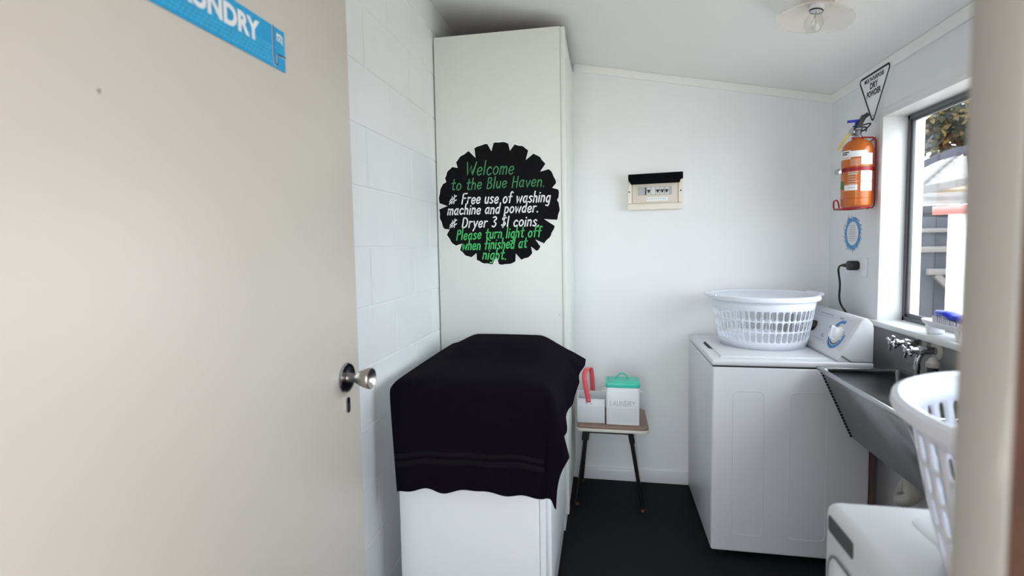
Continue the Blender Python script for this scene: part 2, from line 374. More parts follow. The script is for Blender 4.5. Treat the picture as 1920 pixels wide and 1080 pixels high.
# baseboard and ceiling battens
bm = B(); box(bm, -.165, .46, YB-.014, YB, 0, .068, .003); obj('baseboard_back', bm, TRIM, label='low white skirting board on the back wall', kind='structure')
bm = B()
prism(bm, [(-.165, ceil_z(-.165)-.042), (XR, ceil_z(XR)-.042), (XR, ceil_z(XR)-.001), (-.165, ceil_z(-.165)-.001)], 'Y', YB-.012, YB)
obj('trim_4', bm, CEIL, label='flat white batten along the top of the back wall', kind='structure')
bm = B()
prism(bm, [(XR-.012, ceil_z(XR)-.045), (XR, ceil_z(XR)-.045), (XR, ceil_z(XR)-.002), (XR-.012, ceil_z(XR-.012)-.002)], 'Y', YF, YB-.013)
obj('trim_5', bm, CEIL, label='flat white batten along the top of the window wall', kind='structure')
# window: liner, architrave, sill, aluminium frame, glass
win = thing('window_1', 'aluminium framed window in the right wall', 'window', (1.25, 1.8, WZ0), kind='structure')
bm = B()
box(bm, XR-.010, XR+.085, WY1-.004, WY1+.012, WZ0, WZ1+.012, .002); box(bm, XR-.010, XR+.085, WY0-.012, WY0+.004, WZ0, WZ1+.012, .002)
box(bm, XR-.010, XR+.085, WY0, WY1, WZ1-.004, WZ1+.012, .002)
box(bm, XR-.008, XR, WY1+.006, WY1+.030, WZ0+.01, WZ1+.0075, .002); box(bm, XR-.008, XR, WY0-.03, WY1+.03, WZ1+.008, WZ1+.034, .002)
obj('window_liner', bm, TRIM, win)
bm = B(); box(bm, 1.128, 1.245, .56, 2.468, 1.001, 1.024, .004); obj('window_sill', bm, TRIM, win)
bm = B()
for y0, y1, z0, z1 in ((WY1-.020, WY1-.004, WZ0+.004, WZ1-.004), (WY0+.004, WY0+.02, WZ0+.004, WZ1-.004), (WY0+.004, WY1-.004, WZ0+.004, WZ0+.022), (WY0+.004, WY1-.004, WZ1-.024, WZ1-.004)):
    box(bm, 1.243, 1.262, y0, y1, z0, z1, .002)
i_ = .021
for y0, y1, z0, z1 in ((WY1-i_-.010, WY1-i_, WZ0+i_, WZ1-i_), (WY0+i_, WY0+i_+.010, WZ0+i_, WZ1-i_), (WY0+i_, WY1-i_, WZ0+i_-.002, WZ0+i_+.016), (WY0+i_, WY1-i_, WZ1-i_-.012, WZ1-i_)):
    box(bm, 1.248, 1.260, y0, y1, z0, z1, .0015)
obj('window_frame', bm, ALU, win)
bm = B(); box(bm, 1.2525, 1.2555, WY0+.025, WY1-.025, WZ0+.025, WZ1-.025); obj('window_pane', bm, GLASS, win)

bm = B(); box(bm, XR-.006, XR, .45, 2.47, .55, .998, .002); obj('trim_9', bm, mat('shade_grey_panel', (140, 139, 142), .5, noise=.06, nscale=7), label='splash panel below the window sill, its grey standing in for shade', kind='structure')  # grey stands in for shade under the sill, run past the panel seam
# ================================================================== DOOR
DX = -.66
door = thing('door_1', 'open cream grey door with chrome knob', 'door', (DX-.018, .83, 0), kind='structure')
bm = B(); box(bm, DX-.036, DX, .405, 1.257, .008, 2.045, .0015); 
obj('door_slab', bm, DOORP, door)
kc = Vector((DX, 1.188, 1.035)); kn = None
bm = B(); lathe(bm, [(0, 0), (.0385, 0), (.0385, .003), (.036, .006), (.027, .0045), (.016, .006), (0, .006)], kc, (1, 0, 0), 40)
kn = obj('knob_rose', bm, CHROME, door)
bm = B(); lathe(bm, [(0, .004), (.0125, .004), (.0115, .018), (.012, .026), (.017, .034), (.0235, .050), (.0268, .062), (.027, .068), (.0255, .0705), (.0225, .0695), (.017, .064), (.008, .060), (0, .059)], kc, (1, 0, 0), 40)
obj('door_knob', bm, SATIN, door)
bm = B()
prism(bm, [(1.1895+a, .963+b) for a, b in rrect(-.0075, .0075, -.020, .020, .007)], 'X', DX-.001, DX+.0035)
obj('keyhole_cover', bm, CHROME, door)
bm = B(); prism(bm, [(1.1895+a, .958+b) for a, b in rrect(-.003, .003, -.011, .011, .0029)], 'X', DX+.0036, DX+.0042)
obj('keyhole', bm, SHADOWGAP, door)
bm = B(); lathe(bm, [(0, 0), (.0385, 0), (.036, .006), (.013, .006), (.012, .026), (.0235, .05), (.027, .064), (0, .060)], (DX-.036, 1.188, 1.035), (-1, 0, 0), 24)
obj('back_knob', bm, SATIN, door)
bm = B(); lathe(bm, [(0, .0012), (.0022, .001), (.003, 0)], (DX, .575, 1.584), (1, 0, 0), 10); obj('scuff_mark', bm, mat('grey_scuff', (140, 136, 130), .7), door)
# door sign
sg = thing('door_sign', 'blue LAUNDRY sign plate fixed high on the open door', 'sign', (DX, .73, 1.739))
tY = lambda x0: (lambda u, v: Vector((x0, u, v)))
SZ0, SZ1, SY0, SY1 = 1.739, 1.8215, .46, .983
bm = B(); box(bm, DX, DX+.0025, SY0, SY1, SZ0, SZ1, .0006, 1); obj('sign_plate', bm, BLUES, sg)
bm = B()
for i in range(46):
    for j in range(5):
        y = SY0+.01 + i*.0105 + (j % 2)*.005; z = SZ0+.006+j*.0075
        if y > SY1-.048: continue
        poly(bm, [(DX+.0029, y, z), (DX+.0029, y+.0075, z), (DX+.0029, y+.0075, z+.0052), (DX+.0029, y, z+.0052)])
obj('sign_pattern', bm, BLUES2, sg)
bm = B(); font_text(bm, 'LAUNDRY', .0505, lambda u, v: Vector((DX+.0034, .899+u, 1.7725+v)), off=.0022, align='RIGHT', sx=.93)
obj('lettering', bm, WHITEP, sg)
bm = B()
hook = [(.9445, SZ1), (.9445, 1.756), (.9465, 1.7465), (.9515, 1.7445), (.9555, 1.7495), (.9565, 1.7625), (.9575, 1.7675), (.983, 1.7685)]
stroke(bm, hook, .0026, tY(DX+.0036)); obj('hook_line', bm, NAVY, sg)
bm = B(); stroke(bm, [(a-.0022, b-.0018) for a, b in hook], .0016, tY(DX+.0033)); obj('hook_highlight', bm, WHITEP, sg)
bm = B()
stroke(bm, [(.9615, 1.809), (.957, 1.809), (.957, 1.796), (.9615, 1.796)], .0026, tY(DX+.0036)); stroke(bm, [(.961, 1.806), (.966, 1.809), (.9665, 1.803), (.963, 1.800), (.963, 1.796)], .003, tY(DX+.0036))
stroke(bm, [(.9685, 1.808), (.972, 1.807), (.972, 1.795)], .0026, tY(DX+.0036)); stroke(bm, [(.966, 1.797), (.9745, 1.792)], .0022, tY(DX+.0036))
obj('emblem', bm, WHITEP, sg)

# ================================================================== TALL CABINET
CX0, CX1, CY0 = -.779, -.171, 2.309
cab = thing('cabinet', 'tall white boxed cupboard in the back left corner with round black notice', 'cabinet', (-.475, 2.61, .0))
bm = B(); box(bm, CX0, CX1-.020, CY0+.004, YB-.002, .115, 2.335, .002)
obj('body', bm, CABP, cab)
bm = B(); box(bm, CX0+.006, CX1-.024, CY0+.008, YB-.004, 2.3352, 2.337); obj('added_dark_top', bm, mat('bounce_cutting_dark', (70, 56, 46), .9), cab)  # unseen dark board added to cut bounce and deepen the gap above
bm = B(); box(bm, CX0, CX1-.022, CY0, CY0+.005, .10, 2.338, .001); obj('front_panel', bm, CABP, cab)
bm = B(); box(bm, CX1-.020, CX1, CY0-.002, CY0+.055, .10, 2.334, .002); obj('corner_stile', bm, CABP, cab)
bm = B(); box(bm, CX1-.019, CX1-.004, CY0+.057, YB-.002, .10, 2.334, .002); obj('side_panel', bm, CABP, cab)
for z in (.17, .62, 1.05, 1.66, 2.24):
    bm = B(); lathe(bm, [(0, .002), (.005, .0015), (.006, 0)], (CX1-.035, CY0-.0005, z), (0, -1, 0), 12); obj('screw_cap', bm, CABP, cab)
    bm = B(); lathe(bm, [(0, .002), (.005, .0015), (.006, 0)], (CX1, CY0+.028, z), (1, 0, 0), 12); obj('screw_cap', bm, CABP, cab)
bm = B(); box(bm, CX0, CX1-.02, CY0+.03, YB-.002, 0, .115, .002); obj('plinth', bm, TRIM, cab)

# round notice
nd = thing('notice_board', 'round black scalloped notice with green and white handwriting on cupboard front', 'sign', (-.487, CY0, 1.275))
NC = (-.487, 1.562)
notches = [(115, .84), (96, .86), (76, .875), (56, .83), (35.5, .85), (14.7, .91), (2, .955), (-19.5, .79), (-44.5, .84), (-53, .88), (-71, .86), (-93, .84), (-115, .88), (-134, .885), (-154, .91), (-179.5, .85), (155.6, .94), (137, .90)]
notches.sort()
ring = []
for i, (a, rr) in enumerate(notches):
    nx = notches[(i+1) % len(notches)][0] + (360 if i == len(notches)-1 else 0)
    ring.append((a, rr*.287)); span = nx-a; st = 3.0 if span > 12 else 1.6
    for k in range(9):
        t = a+st + (span-2*st)*k/8; bulge = 1.0 - .012*abs(k-4)/4 + .006*math.sin(t*.7)
        ring.append((t, .287*bulge))
bm = B(); pts = [(NC[0]+r*math.cos(math.radians(a)), NC[1]+r*.985*math.sin(math.radians(a))) for a, r in ring]
cv = bm.verts.new((NC[0], CY0-.003, NC[1])); vf = [bm.verts.new((x, CY0-.003, z)) for x, z in pts]; vb = [bm.verts.new((x, CY0-.0002, z)) for x, z in pts]
for i in range(len(pts)):
    j = (i+1) % len(pts); bm.faces.new((cv, vf[i], vf[j])); bm.faces.new((vf[i], vb[i], vb[j], vf[j]))
obj('board', bm, BLACKP, nd)
bm = B(); ring2 = [(NC[0]+(x-NC[0])*1.012, NC[1]+(z-NC[1])*1.012) for x, z in pts]
stroke(bm, ring2, .004, lambda u, v: Vector((u, CY0-.0012, v)), closed=True); obj('white_edge', bm, PENW, nd)
toN = lambda u, v: Vector((u, CY0-.0036, v))
lines = [('Welcome', (-.639, 1.700), (-.412, 1.697), .060, .0050, PENG), ('to the Blue Haven.', (-.711, 1.634), (-.268, 1.636), .050, .0050, PENG),
 ('*Free use of washing', (-.721, 1.568), (-.245, 1.565), .047, .0058, PENW), ('machine and powder.', (-.731, 1.518), (-.299, 1.520), .045, .0058, PENW), ('*Dryer 3 $1 coins.', (-.722, 1.456), (-.295, 1.458), .046, .0058, PENW),
 ('Please turn light off', (-.690, 1.400), (-.290, 1.408), .046, .0054, PENB), ('when finished at', (-.664, 1.351), (-.356, 1.358), .046, .0054, PENB), ('night.', (-.565, 1.307), (-.452, 1.306), .046, .0054, PENB)]
for tx, a, b_, h, wd, mm in lines:
    if tx[0] == '*':
        bm = B(); strokes_text(bm, '*', a, (a[0]+.044, a[1]), .044, .0042, toN, slant=.0); obj('star_mark', bm, mm, nd)
        tx, a = tx[1:], (a[0]+.060, a[1])
    bm = B(); strokes_text(bm, tx, a, b_, h, wd, toN, slant=.17, jig=.03, gap=.13); obj('handwriting', bm, mm, nd)

# ================================================================== COVERED DRYER (white box under the towel)
DX0, DX1, DY0, DY1, DZ = -.708, -.190, 1.600, 2.296, .888
dr = thing('tumble_dryer', 'white boxy tumble dryer under the black towel beside block wall', 'dryer', (-.449, 1.95, 0))
bm = B(); box(bm, DX0, DX1-.028, DY0, DY1, .012, DZ, .006, 3); obj('body', bm, BOXW, dr)
bm = B(); box(bm, DX1-.027, DX1-.006, DY0+.004, DY1, .012, DZ, .005, 3); obj('front_frame', bm, BOXW, dr)
bm = B(); prism(bm, rrect(DY0+.06, DY1-.06, .16, .74, .05), 'X', DX1-.010, DX1+.006, .003); obj('front_door', bm, BOXW, dr)
bm = B(); box(bm, DX1-.010, DX1-.002, DY0+.02, DY1-.03, .78, .89, .003); obj('control_strip', bm, GREYP, dr)
for x in (DX0+.06, DX1-.07):
    for y in (DY0+.06, DY1-.06): obj('foot', (lambda b: (lathe(b, [(0, 0), (.02, 0), (.018, .014), (0, .014)], (x, y, 0), seg=14), b)[1])(B()), DARK, dr)

# ================================================================== TOWEL
tw = thing('towel', 'black terry bath towel draped over the dryer top and front', 'towel', (-.45, 1.94, DZ))
TX0, TX1, TYB, TYF, TZ = -.712, -.180, 2.285, 1.588, .905
TW, TD, TF = TX1-TX0, TYB-TYF, .350
def lerp(x, pts):
    for (a, va), (b, vb) in zip(pts, pts[1:]):
        if x <= b:
            t = (x-a)/(b-a); t = max(0, t); t = t*t*(3-2*t); return va+(vb-va)*t
    return pts[-1][1]
def side_len(t): return lerp(t, [(0, .092), (.08, .102), (.14, .095), (.20, .115), (.32, .17), (.5, .215), (.62, .235), (TD, .20), (TD+TF, .13)])
def flare(t): return lerp(t, [(0, .86), (.10, .80), (.18, .5), (.28, .26), (.42, .07), (.55, .07), (TD, .16)])
def towel_pt(s, t, lift=0.):
    a, b_, l = max(0, s-TW), max(0, t-TD), max(0, -s)
    x = TX0 + min(max(s, 0), TW); y = TYB - min(max(t, 0), TD)
    R = .020
    ss = lambda e: max(0, min(1, e))**2*(3-2*max(0, min(1, e)))
    hump = ss(s/.13)*ss((TW-s)/.12)
    z = TZ + .003*math.sin(7*s+4*t) + .014*hump + .030*hump*ss((TD*.62-t)/.30) + .004*ss((t-TD*.7)/.1)*ss((s-.2)/.3)
    # rounded edges
    d_edge = min(min(max(s, 0), TW)-0, TW-min(max(s, 0), TW), TD-min(t, TD))
    z -= .012*math.exp(-max(0, min(TW-s, TD-t, 1))/.018) if a == 0 and b_ == 0 else .012
    nrm = Vector((0, 0, 1))
    if a > 0 and b_ > 0:
        r = math.hypot(a, b_); ph = math.atan2(a, b_)
        fl = .10 + .16*math.sin(ph*2) + .05*math.sin(ph*6+2)
        x += math.sin(ph)*(fl*r + .010); y -= math.cos(ph)*(fl*r*.5 + .010); z -= r*math.sqrt(max(0, 1-fl*fl)); nrm = Vector((math.sin(ph), -math.cos(ph), 0))
    elif a > 0:
        fl = flare(t); k = 1-math.exp(-a/.02)
        x += fl*a + .010*k + .010*math.sin(t*26+2.2)*min(1, a/.12)*(a/.2); z -= a*math.sqrt(1-fl*fl); nrm = Vector((1, 0, .2))
    elif b_ > 0:
        k = 1-math.exp(-b_/.02)
        y -= .010*k + (.006*math.sin(s*19+.6)+.005*math.sin(s*41))*(b_/TF) + .012*(b_/TF); z -= b_; nrm = Vector((0, -1, 0))
        x -= .006*math.exp(-max(0, s)/.05)*(1-b_/TF)
    if l > 0: x -= .35*l; z -= .93*l
    if b_ > 0: x += .020*(b_/TF)*math.exp(-max(0, s)/.06)
    hem = .006*math.sin(s*26)+.004*math.sin(s*57+1)
    if b_ > .25: z += hem*(b_-.25)/.1
    return Vector((x, y, z)) + nrm.normalized()*lift
def towel_grid(t0, t1, nt_, ns, lift=0., smin=-.006, front=False):
    bm = B(); rows = []
    for j in range(nt_+1):
        t = t0+(t1-t0)*j/nt_; smax = TW-.012 if front else TW + side_len(t); row = []
        for i in range(ns+1): row.append(bm.verts.new(towel_pt(smin+(smax-smin)*i/ns, t, lift)))
        rows.append(row)
    for A, Bq in zip(rows, rows[1:]):
        for i in range(ns): bm.faces.new((A[i], A[i+1], Bq[i+1], Bq[i]))
    return bm
bm = towel_grid(0, TD+TF, 84, 84)
o = obj('cloth', bm, TOWEL, tw, ang=180)
md = o.modifiers.new('smooth', 'SMOOTH'); md.factor = .5; md.iterations = 3
md = o.modifiers.new('thick', 'SOLIDIFY'); md.thickness = .006; md.offset = 1
for a, b_ in ((TD+.215, TD+.232), (TD+.240, TD+.262)):
    bm = towel_grid(a, b_, 3, 84, .0070, front=True); o = obj('woven_band', bm, TOWELB, tw, ang=180)
    md = o.modifiers.new('smooth', 'SMOOTH'); md.factor = .3; md.iterations = 1
    md = o.modifiers.new('thick', 'SOLIDIFY'); md.thickness = .0015; md.offset = 0

# ================================================================== FUSE BOX
fb = thing('fuse_box', 'cream fuse box on back wall with its black cover flipped open', 'fuse box', (.27, YB, 1.55))
FX0, FX1, FZ0, FZ1, FY = .125, .413, 1.552, 1.744, YB-.055
bm = B(); box(bm, FX0, FX1, FY+.012, YB, FZ0, FZ1, .004); box(bm, FX0, FX1, FY, FY+.013, FZ0, FZ0+.032, .003)
box(bm, FX0, FX0+.022, FY, FY+.013, FZ0+.034, FZ1-.045, .003); box(bm, FX1-.022, FX1, FY, FY+.013, FZ0+.034, FZ1-.045, .003)
obj('housing', bm, CREAM, fb)
bm = B(); box(bm, FX0+.025, FX1-.025, FY+.004, FY+.013, FZ0+.036, FZ1-.04, .002)
obj('face_plate', bm, CREAMD, fb)
bm = B(); box(bm, FX0+.054, FX1-.055, FY+.001, FY+.006, FZ0+.078, FZ0+.122, .001); obj('breaker_window', bm, mat('grey_breaker', (176, 178, 178), .5), fb)
for i in range(5):
    x = FX0+.100+i*.0235; q = obj('breaker', (lambda b: (box(b, x, x+.0215, FY-.003, FY+.004, FZ0+.080, FZ0+.120, .001), b)[1])(B()), mat('white_breaker', (214, 214, 210), .4), fb)
    if i != 1: bm = B(); box(bm, x+.002, x+.0195, FY-.010, FY-.002, FZ0+.100, FZ0+.106, .001); box(bm, x+.0065, x+.015, FY-.011, FY-.003, FZ0+.090, FZ0+.103, .001); obj('breaker_switch', bm, DARK, q)
bm = B(); box(bm, FX0+.092, FX0+.097, FY-.001, FY+.004, FZ0+.079, FZ0+.121); obj('divider', bm, DARK, fb)
bm = B(); box(bm, FX0+.098, FX1-.075, FY+.001, FY+.005, FZ0+.046, FZ0+.066); obj('circuit_label', bm, WHITEP, fb)
bm = B()
for i in range(9): x = FX0+.102+i*.0115; poly(bm, [(x, FY+.0006, FZ0+.056), (x+.006, FY+.0006, FZ0+.056), (x+.006, FY+.0006, FZ0+.059), (x, FY+.0006, FZ0+.059)])
obj('label_marks', bm, GREYI, fb)
for x in (FX0+.008, FX1-.010):
    bm = B(); lathe(bm, [(0, .003), (.004, .003), (.004, 0)], (x, FY, FZ0+.098), (0, -1, 0), 12); obj('fixing_screw', bm, DARK, fb)
bm = B(); prism(bm, [(FX0+.002, FZ1-.033), (FX0+.014, FZ1-.050), (FX0+.018, FZ1-.056), (FX1-.018, FZ1-.052), (FX1-.014, FZ1-.036), (FX1-.001, FZ1-.032), (FX1-.001, FZ1+.004), (FX0+.002, FZ1-.002)], 'Y', FY-.022, FY-.010, .0015)
obj('flip_cover', bm, mat('matt_black_cover', (8, 8, 10), .85, spec=.1), fb)

# ================================================================== STOOL with caddy and bin
st = thing('stool', 'small brown topped stool with splayed black legs against back wall', 'stool', (.033, 2.69, 0))
bm = B(); prism(bm, rrect(-.146, .212, 2.528, 2.842, .03), 'Z', .438, .449, .002); obj('seat', bm, WOODT, st)
bm = B(); prism(bm, rrect(-.148, .214, 2.526, 2.844, .032), 'Z', .421, .4375, .003); obj('seat_edge', bm, EDGEW, st)
bm = B(); 
for a, b_ in (((-.10, 2.565, .412), (.125, 2.565, .412)), ((-.10, 2.80, .412), (.125, 2.80, .412)), ((-.10, 2.565, .412), (-.10, 2.80, .412)), ((.125, 2.565, .412), (.125, 2.80, .412))): bar(bm, a, b_, .018, .016)
obj('apron', bm, BLACKM, st)
for (tx, ty), (fx, fy) in (((-.098, 2.567), (-.156, 2.60)), ((.122, 2.567), (.184, 2.575)), ((-.098, 2.80), (-.135, 2.865)), ((.122, 2.80), (.180, 2.868))):
    if tx < 0: fx = max(fx, -.150)
    bm = B(); tube(bm, [(tx, ty, .420), ((tx*.8+fx*.2), (ty*.8+fy*.2), .333), (fx, fy, .014)], [.012, .0105, .0085], 12); bar(bm, (tx, ty, .42), (tx*.86+fx*.14, ty*.86+fy*.14, .36), .026, .026)
    L = obj('leg', bm, BLACKM, st)
    bm = B(); lathe(bm, [(0, 0), (.013, 0), (.013, .006), (.010, .014), (0, .014)], (fx, fy, 0), seg=16); obj('foot', bm, BRASS, L)
# caddy
SZ = .450
cd = thing('caddy', 'white perforated tin caddy with coral carry handle on the stool', 'caddy', (-.075, 2.64, SZ))
bm = B(); x0, x1, y0, y1 = -.144, -.005, 2.578, 2.730
box(bm, x0, x1, y0, y0+.003, SZ, SZ+.122, .001); box(bm, x0, x1, y1-.003, y1, SZ, SZ+.122, .001)
box(bm, x0, x0+.003, y0+.003, y1-.003, SZ, SZ+.122, .001); box(bm, x1-.003, x1, y0+.003, y1-.003, SZ, SZ+.122, .001); box(bm, x0+.003, x1-.003, y0+.003, y1-.003, SZ, SZ+.004)
obj('body', bm, TINW, cd)
bm = B()
tube(bm, [(x, y, SZ+.122) for x, y in rrect(x0, x1, y0, y1, .006, 2)], .0028, 6, closed=True); obj('rolled_rim', bm, TINW, cd)
bm = B()
def dots(bm, xa, xb, za, zb, y, step=.0075, r=.0013):
    nx, nz = int((xb-xa)/step), int((zb-za)/step)
    for i in range(nx+1):
        for j in range(nz+1):
            cx, cz = xa+i*step, za+j*step
            poly(bm, [(cx+r*math.cos(q*PI/3), y, cz+r*math.sin(q*PI/3)) for q in range(6)])
dots(bm, x0+.009, x1-.008, SZ+.010, SZ+.088, y0-.0006); obj('perforation', bm, TINDOT, cd)
bm = B(); hx = -.086
arc = [(-.086, y0-.004, .108), (-.090, y0-.004, .135), (-.102, y0-.001, .20), (-.107, y0+.010, .240), (-.100, y0+.045, .264), (-.084, y0+.10, .264), (-.075, y1-.018, .236), (-.070, y1+.003, .16), (-.068, y1+.004, .11)]
pf = cr([(a, b_, SZ+c) for a, b_, c in arc], 6); L, R = [], []
for i, p in enumerate(pf):
    d = (pf[min(i+1, len(pf)-1)]-pf[max(0, i-1)]).normalized(); u = Vector((1, 0, 0)); u = (u-d*u.dot(d)).normalized(); L.append(bm.verts.new(p-u*.0125)); R.append(bm.verts.new(p+u*.0125))
for i in range(len(pf)-1): bm.faces.new((L[i], R[i], R[i+1], L[i+1]))
o = obj('carry_handle', bm, CORAL, cd); md = o.modifiers.new('thick', 'SOLIDIFY'); md.thickness = .003; md.offset = 0
for px, py, pz, sg_, rr in ((hx, y0-.006, .118, -1, .0045), (hx, y1+.006, .118, 1, .0045), (hx-.012, y0-.001, .100, -1, .003), (hx+.012, y0-.001, .100, -1, .003)):
    bm = B(); lathe(bm, [(0, .002), (rr, .001), (rr, -.002)], (px, py, SZ+pz), (0, sg_, 0), 12); obj('rivet', bm, CHROME, cd)
# bin
bn = thing('laundry_bin', 'white tin bin lettered LAUNDRY with teal lid on the stool', 'storage tin', (.085, 2.63, SZ))
x0, x1, y0, y1 = .003, .168, 2.562, 2.690
bm = B(); prism(bm, rrect(x0, x1, y0, y1, .010), 'Z', SZ, SZ+.205, .0025); obj('body', bm, TINW, bn)
bm = B(); dots(bm, x0+.012, x1-.012, SZ+.018, SZ+.088, y0-.0006); obj('perforation', bm, TINDOT, bn)
bm = B(); strokes_text(bm, 'LAUNDRY', (.022, SZ+.099), (.146, SZ+.099), .026, .0017, lambda u, v: Vector((u, y0-.0008, v)), slant=0, gap=.12); obj('lettering', bm, GREYI, bn)
bm = B(); prism(bm, rrect(x0-.003, x1+.003, y0-.003, y1+.003, .012), 'Z', SZ+.192, SZ+.217, .003); prism(bm, rrect(x0+.012, x1-.012, y0+.012, y1-.012, .012), 'Z', SZ+.215, SZ+.220, .002)
lid = obj('lid', bm, TEAL, bn)
bm = B(); tube(bm, [(.085+.027*math.cos(a*PI/12), 2.626, SZ+.222+.030*math.sin(a*PI/12)) for a in range(-1, 14)], .0038, 8); box(bm, .050, .062, 2.618, 2.634, SZ+.218, SZ+.224, .001); box(bm, .108, .120, 2.618, 2.634, SZ+.218, SZ+.224, .001)
obj('lid_handle', bm, TEAL, lid)
for sx, xx in ((-1, x0), (1, x1)):
    bm = B(); tube(bm, [(xx, 2.60, SZ+.165), (xx+sx*.016, 2.604, SZ+.163), (xx+sx*.019, 2.626, SZ+.160), (xx+sx*.016, 2.648, SZ+.163), (xx, 2.652, SZ+.165)], .003, 8, sm=4); box(bm, min(xx, xx+sx*.004), max(xx, xx+sx*.004), 2.592, 2.66, SZ+.150, SZ+.178, .001)
    obj('side_handle', bm, TINW, bn)

# ================================================================== WASHING MACHINE
WX0, WX1, WA, WB = .450, 1.068, 2.252, 2.868
wm = thing('washing_machine', 'white top loading washing machine in the back right corner', 'washing machine', (.76, 2.56, 0))
bm = B(); box(bm, WX0, WX1, WA, WB, .022, .838, .010, 3)
obj('body', bm, WASHW, wm)
# pressed outlines on the side panel
bm = B()
for xa, xb in ((.535, .660), (.760, .905)):
    P = rrect(xa, xb, .10, .735, .022, 5)
    tube(bm, [(x, WA+.0008, z) for x, z in P], .0022, 6, closed=True)
obj('pressed_outline', bm, WASHW, wm)
bm = B(); box(bm, WX0-.003, WX1+.004, WA-.004, WB+.004, .842, .868, .008, 3); obj('top_deck', bm, WASHW, wm)
bm = B(); box(bm, WX0+.004, WX1-.004, WA+.004, WB-.004, .836, .844); obj('deck_seam', bm, SHADOWGAP, wm)
bm = B(); box(bm, WX0+.045, .925, WA+.050, WB-.055, .860, .874, .006, 3); obj('lid', bm, WASHW, wm)
bm = B(); prism(bm, [(WX0+.044, 2.47), (WX0+.060, 2.49), (WX0+.060, 2.63), (WX0+.044, 2.65), (WX0+.030, 2.62), (WX0+.030, 2.50)], 'Z', .8675, .8695); obj('lid_grip', bm, SHADOWGAP, wm)
# console wedge
cons = [(.945, .866), (.938, .880), (.950, .893), (1.022, 1.040), (1.032, 1.050), (1.046, 1.050), (1.066, 1.030), (1.070, 1.010), (1.070, .866)]
bm = B(); prism(bm, cons, 'Y', WA+.002, WB, .004); con = obj('console', bm, WASHW, wm)
pA, pB = Vector((.950, 0, .893)), Vector((1.022, 0, 1.040)); sv = (pB-pA).normalized(); nv = Vector((-sv.z, 0, sv.x)); SL = (pB-pA).length
def toC(u, v, off=.0012):  # u toward +Y... measured from near end leftwards in the picture, v up the slope
    p = pA + sv*v + nv*off; return Vector((p.x, WA+.03+u, p.z))
bm = B(); poly(bm, [toC(a, b_, .0008) for a, b_ in rrect(.0, .56, .018, SL-.006, .008)]); obj('control_panel', bm, mat('pale_grey_panel', (206, 208, 213), .4), con)
kc = (.088, .078)
bm = B(); n = 48
for i in range(n):
    if 14 <= i <= 22: continue
    a0, a1 = 2*PI*i/n, 2*PI*(i+1)/n
    poly(bm, [toC(kc[0]+r*math.cos(a), kc[1]+r*math.sin(a), .0014) for r, a in ((.052, a0), (.066, a0), (.066, a1), (.052, a1))])
obj('dial_ring', bm, DIALB, con)
bm = B()
for i in range(n):
    if 8 <= i <= 26: continue
    a0, a1 = 2*PI*i/n, 2*PI*(i+1)/n
    poly(bm, [toC(kc[0]+r*math.cos(a), kc[1]+r*math.sin(a), .0016) for r, a in ((.043, a0), (.048, a0), (.048, a1), (.043, a1))])
obj('dial_scale', bm, BLACKI, con)
bm = B(); kp = toC(kc[0], kc[1], 0)
lathe(bm, [(0, 0), (.036, 0), (.035, .008), (.027, .010), (.025, .022), (.023, .025), (0, .025)], kp, nv, 36)
u3 = Vector((0, 1, 0))
for s in (1,):
    q = []
    for a, b_ in ((-.030, -.005), (.030, -.005), (.030, .005), (-.030, .005)):
        q.append((a, b_))
    lo = [bm.verts.new(kp + u3*a*.6 + sv*(b_ + a*.8) + nv*.012) for a, b_ in q]; hi = [bm.verts.new(kp + u3*a*.6 + sv*(b_ + a*.8) + nv*.030) for a, b_ in q]
    bm.faces.new(lo[::-1]); bm.faces.new(hi)
    for i in range(4): bm.faces.new((lo[i], lo[(i+1) % 4], hi[(i+1) % 4], hi[i]))
obj('dial_knob', bm, PLASW, con)
bm = B()
def dash(bm, u0, u1, v, h=.0028): poly(bm, [toC(u1, v, .0015), toC(u0, v, .0015), toC(u0, v+h, .0015), toC(u1, v+h, .0015)])
for u0, u1, v in ((.205, .235, .148), (.24, .27, .148), (.275, .30, .148), (.305, .335, .148), (.10, .14, .150), (.105, .14, .145), (.035, .060, .095), (.030, .055, .085), (.035, .055, .075), (.20, .225, .055), (.195, .225, .049), (.19, .22, .043), (.06, .08, .05), (.175, .19, .100), (.17, .19, .094), (.42, .45, .145)): dash(bm, u0, u1, v)
poly(bm, [toC(.44, .030), toC(.17, .030), toC(.17, .0312), toC(.44, .0312)]); poly(bm, [toC(.34, .138), toC(.19, .138), toC(.19, .139), toC(.34, .139)])
obj('control_marks', bm, GREYI, con)
bm = B(); box(bm, 0, .001, 0, .001, 0, .001); bm.free()
bm = B(); lathe(bm, [(0, 0), (.026, 0), (.024, .012), (0, .013)], toC(.335, .078, 0), nv, 28); obj('level_knob', bm, BLACKI, con)
bm = B(); prism(bm, [(.950, .893), (.985, .8675), (1.069, .8675), (1.069, .872), (.990, .872), (.956, .896)], 'Y', WA+.0008, WA+.003); obj('console_seam', bm, GREYP, con)
for x in (WX0+.05, WX1-.06):
    for y in (WA+.05, WB-.05): obj('foot', (lambda b: (lathe(b, [(0, 0), (.022, 0), (.020, .024), (0, .024)], (x, y, 0), seg=14), b)[1])(B()), DARK, wm)

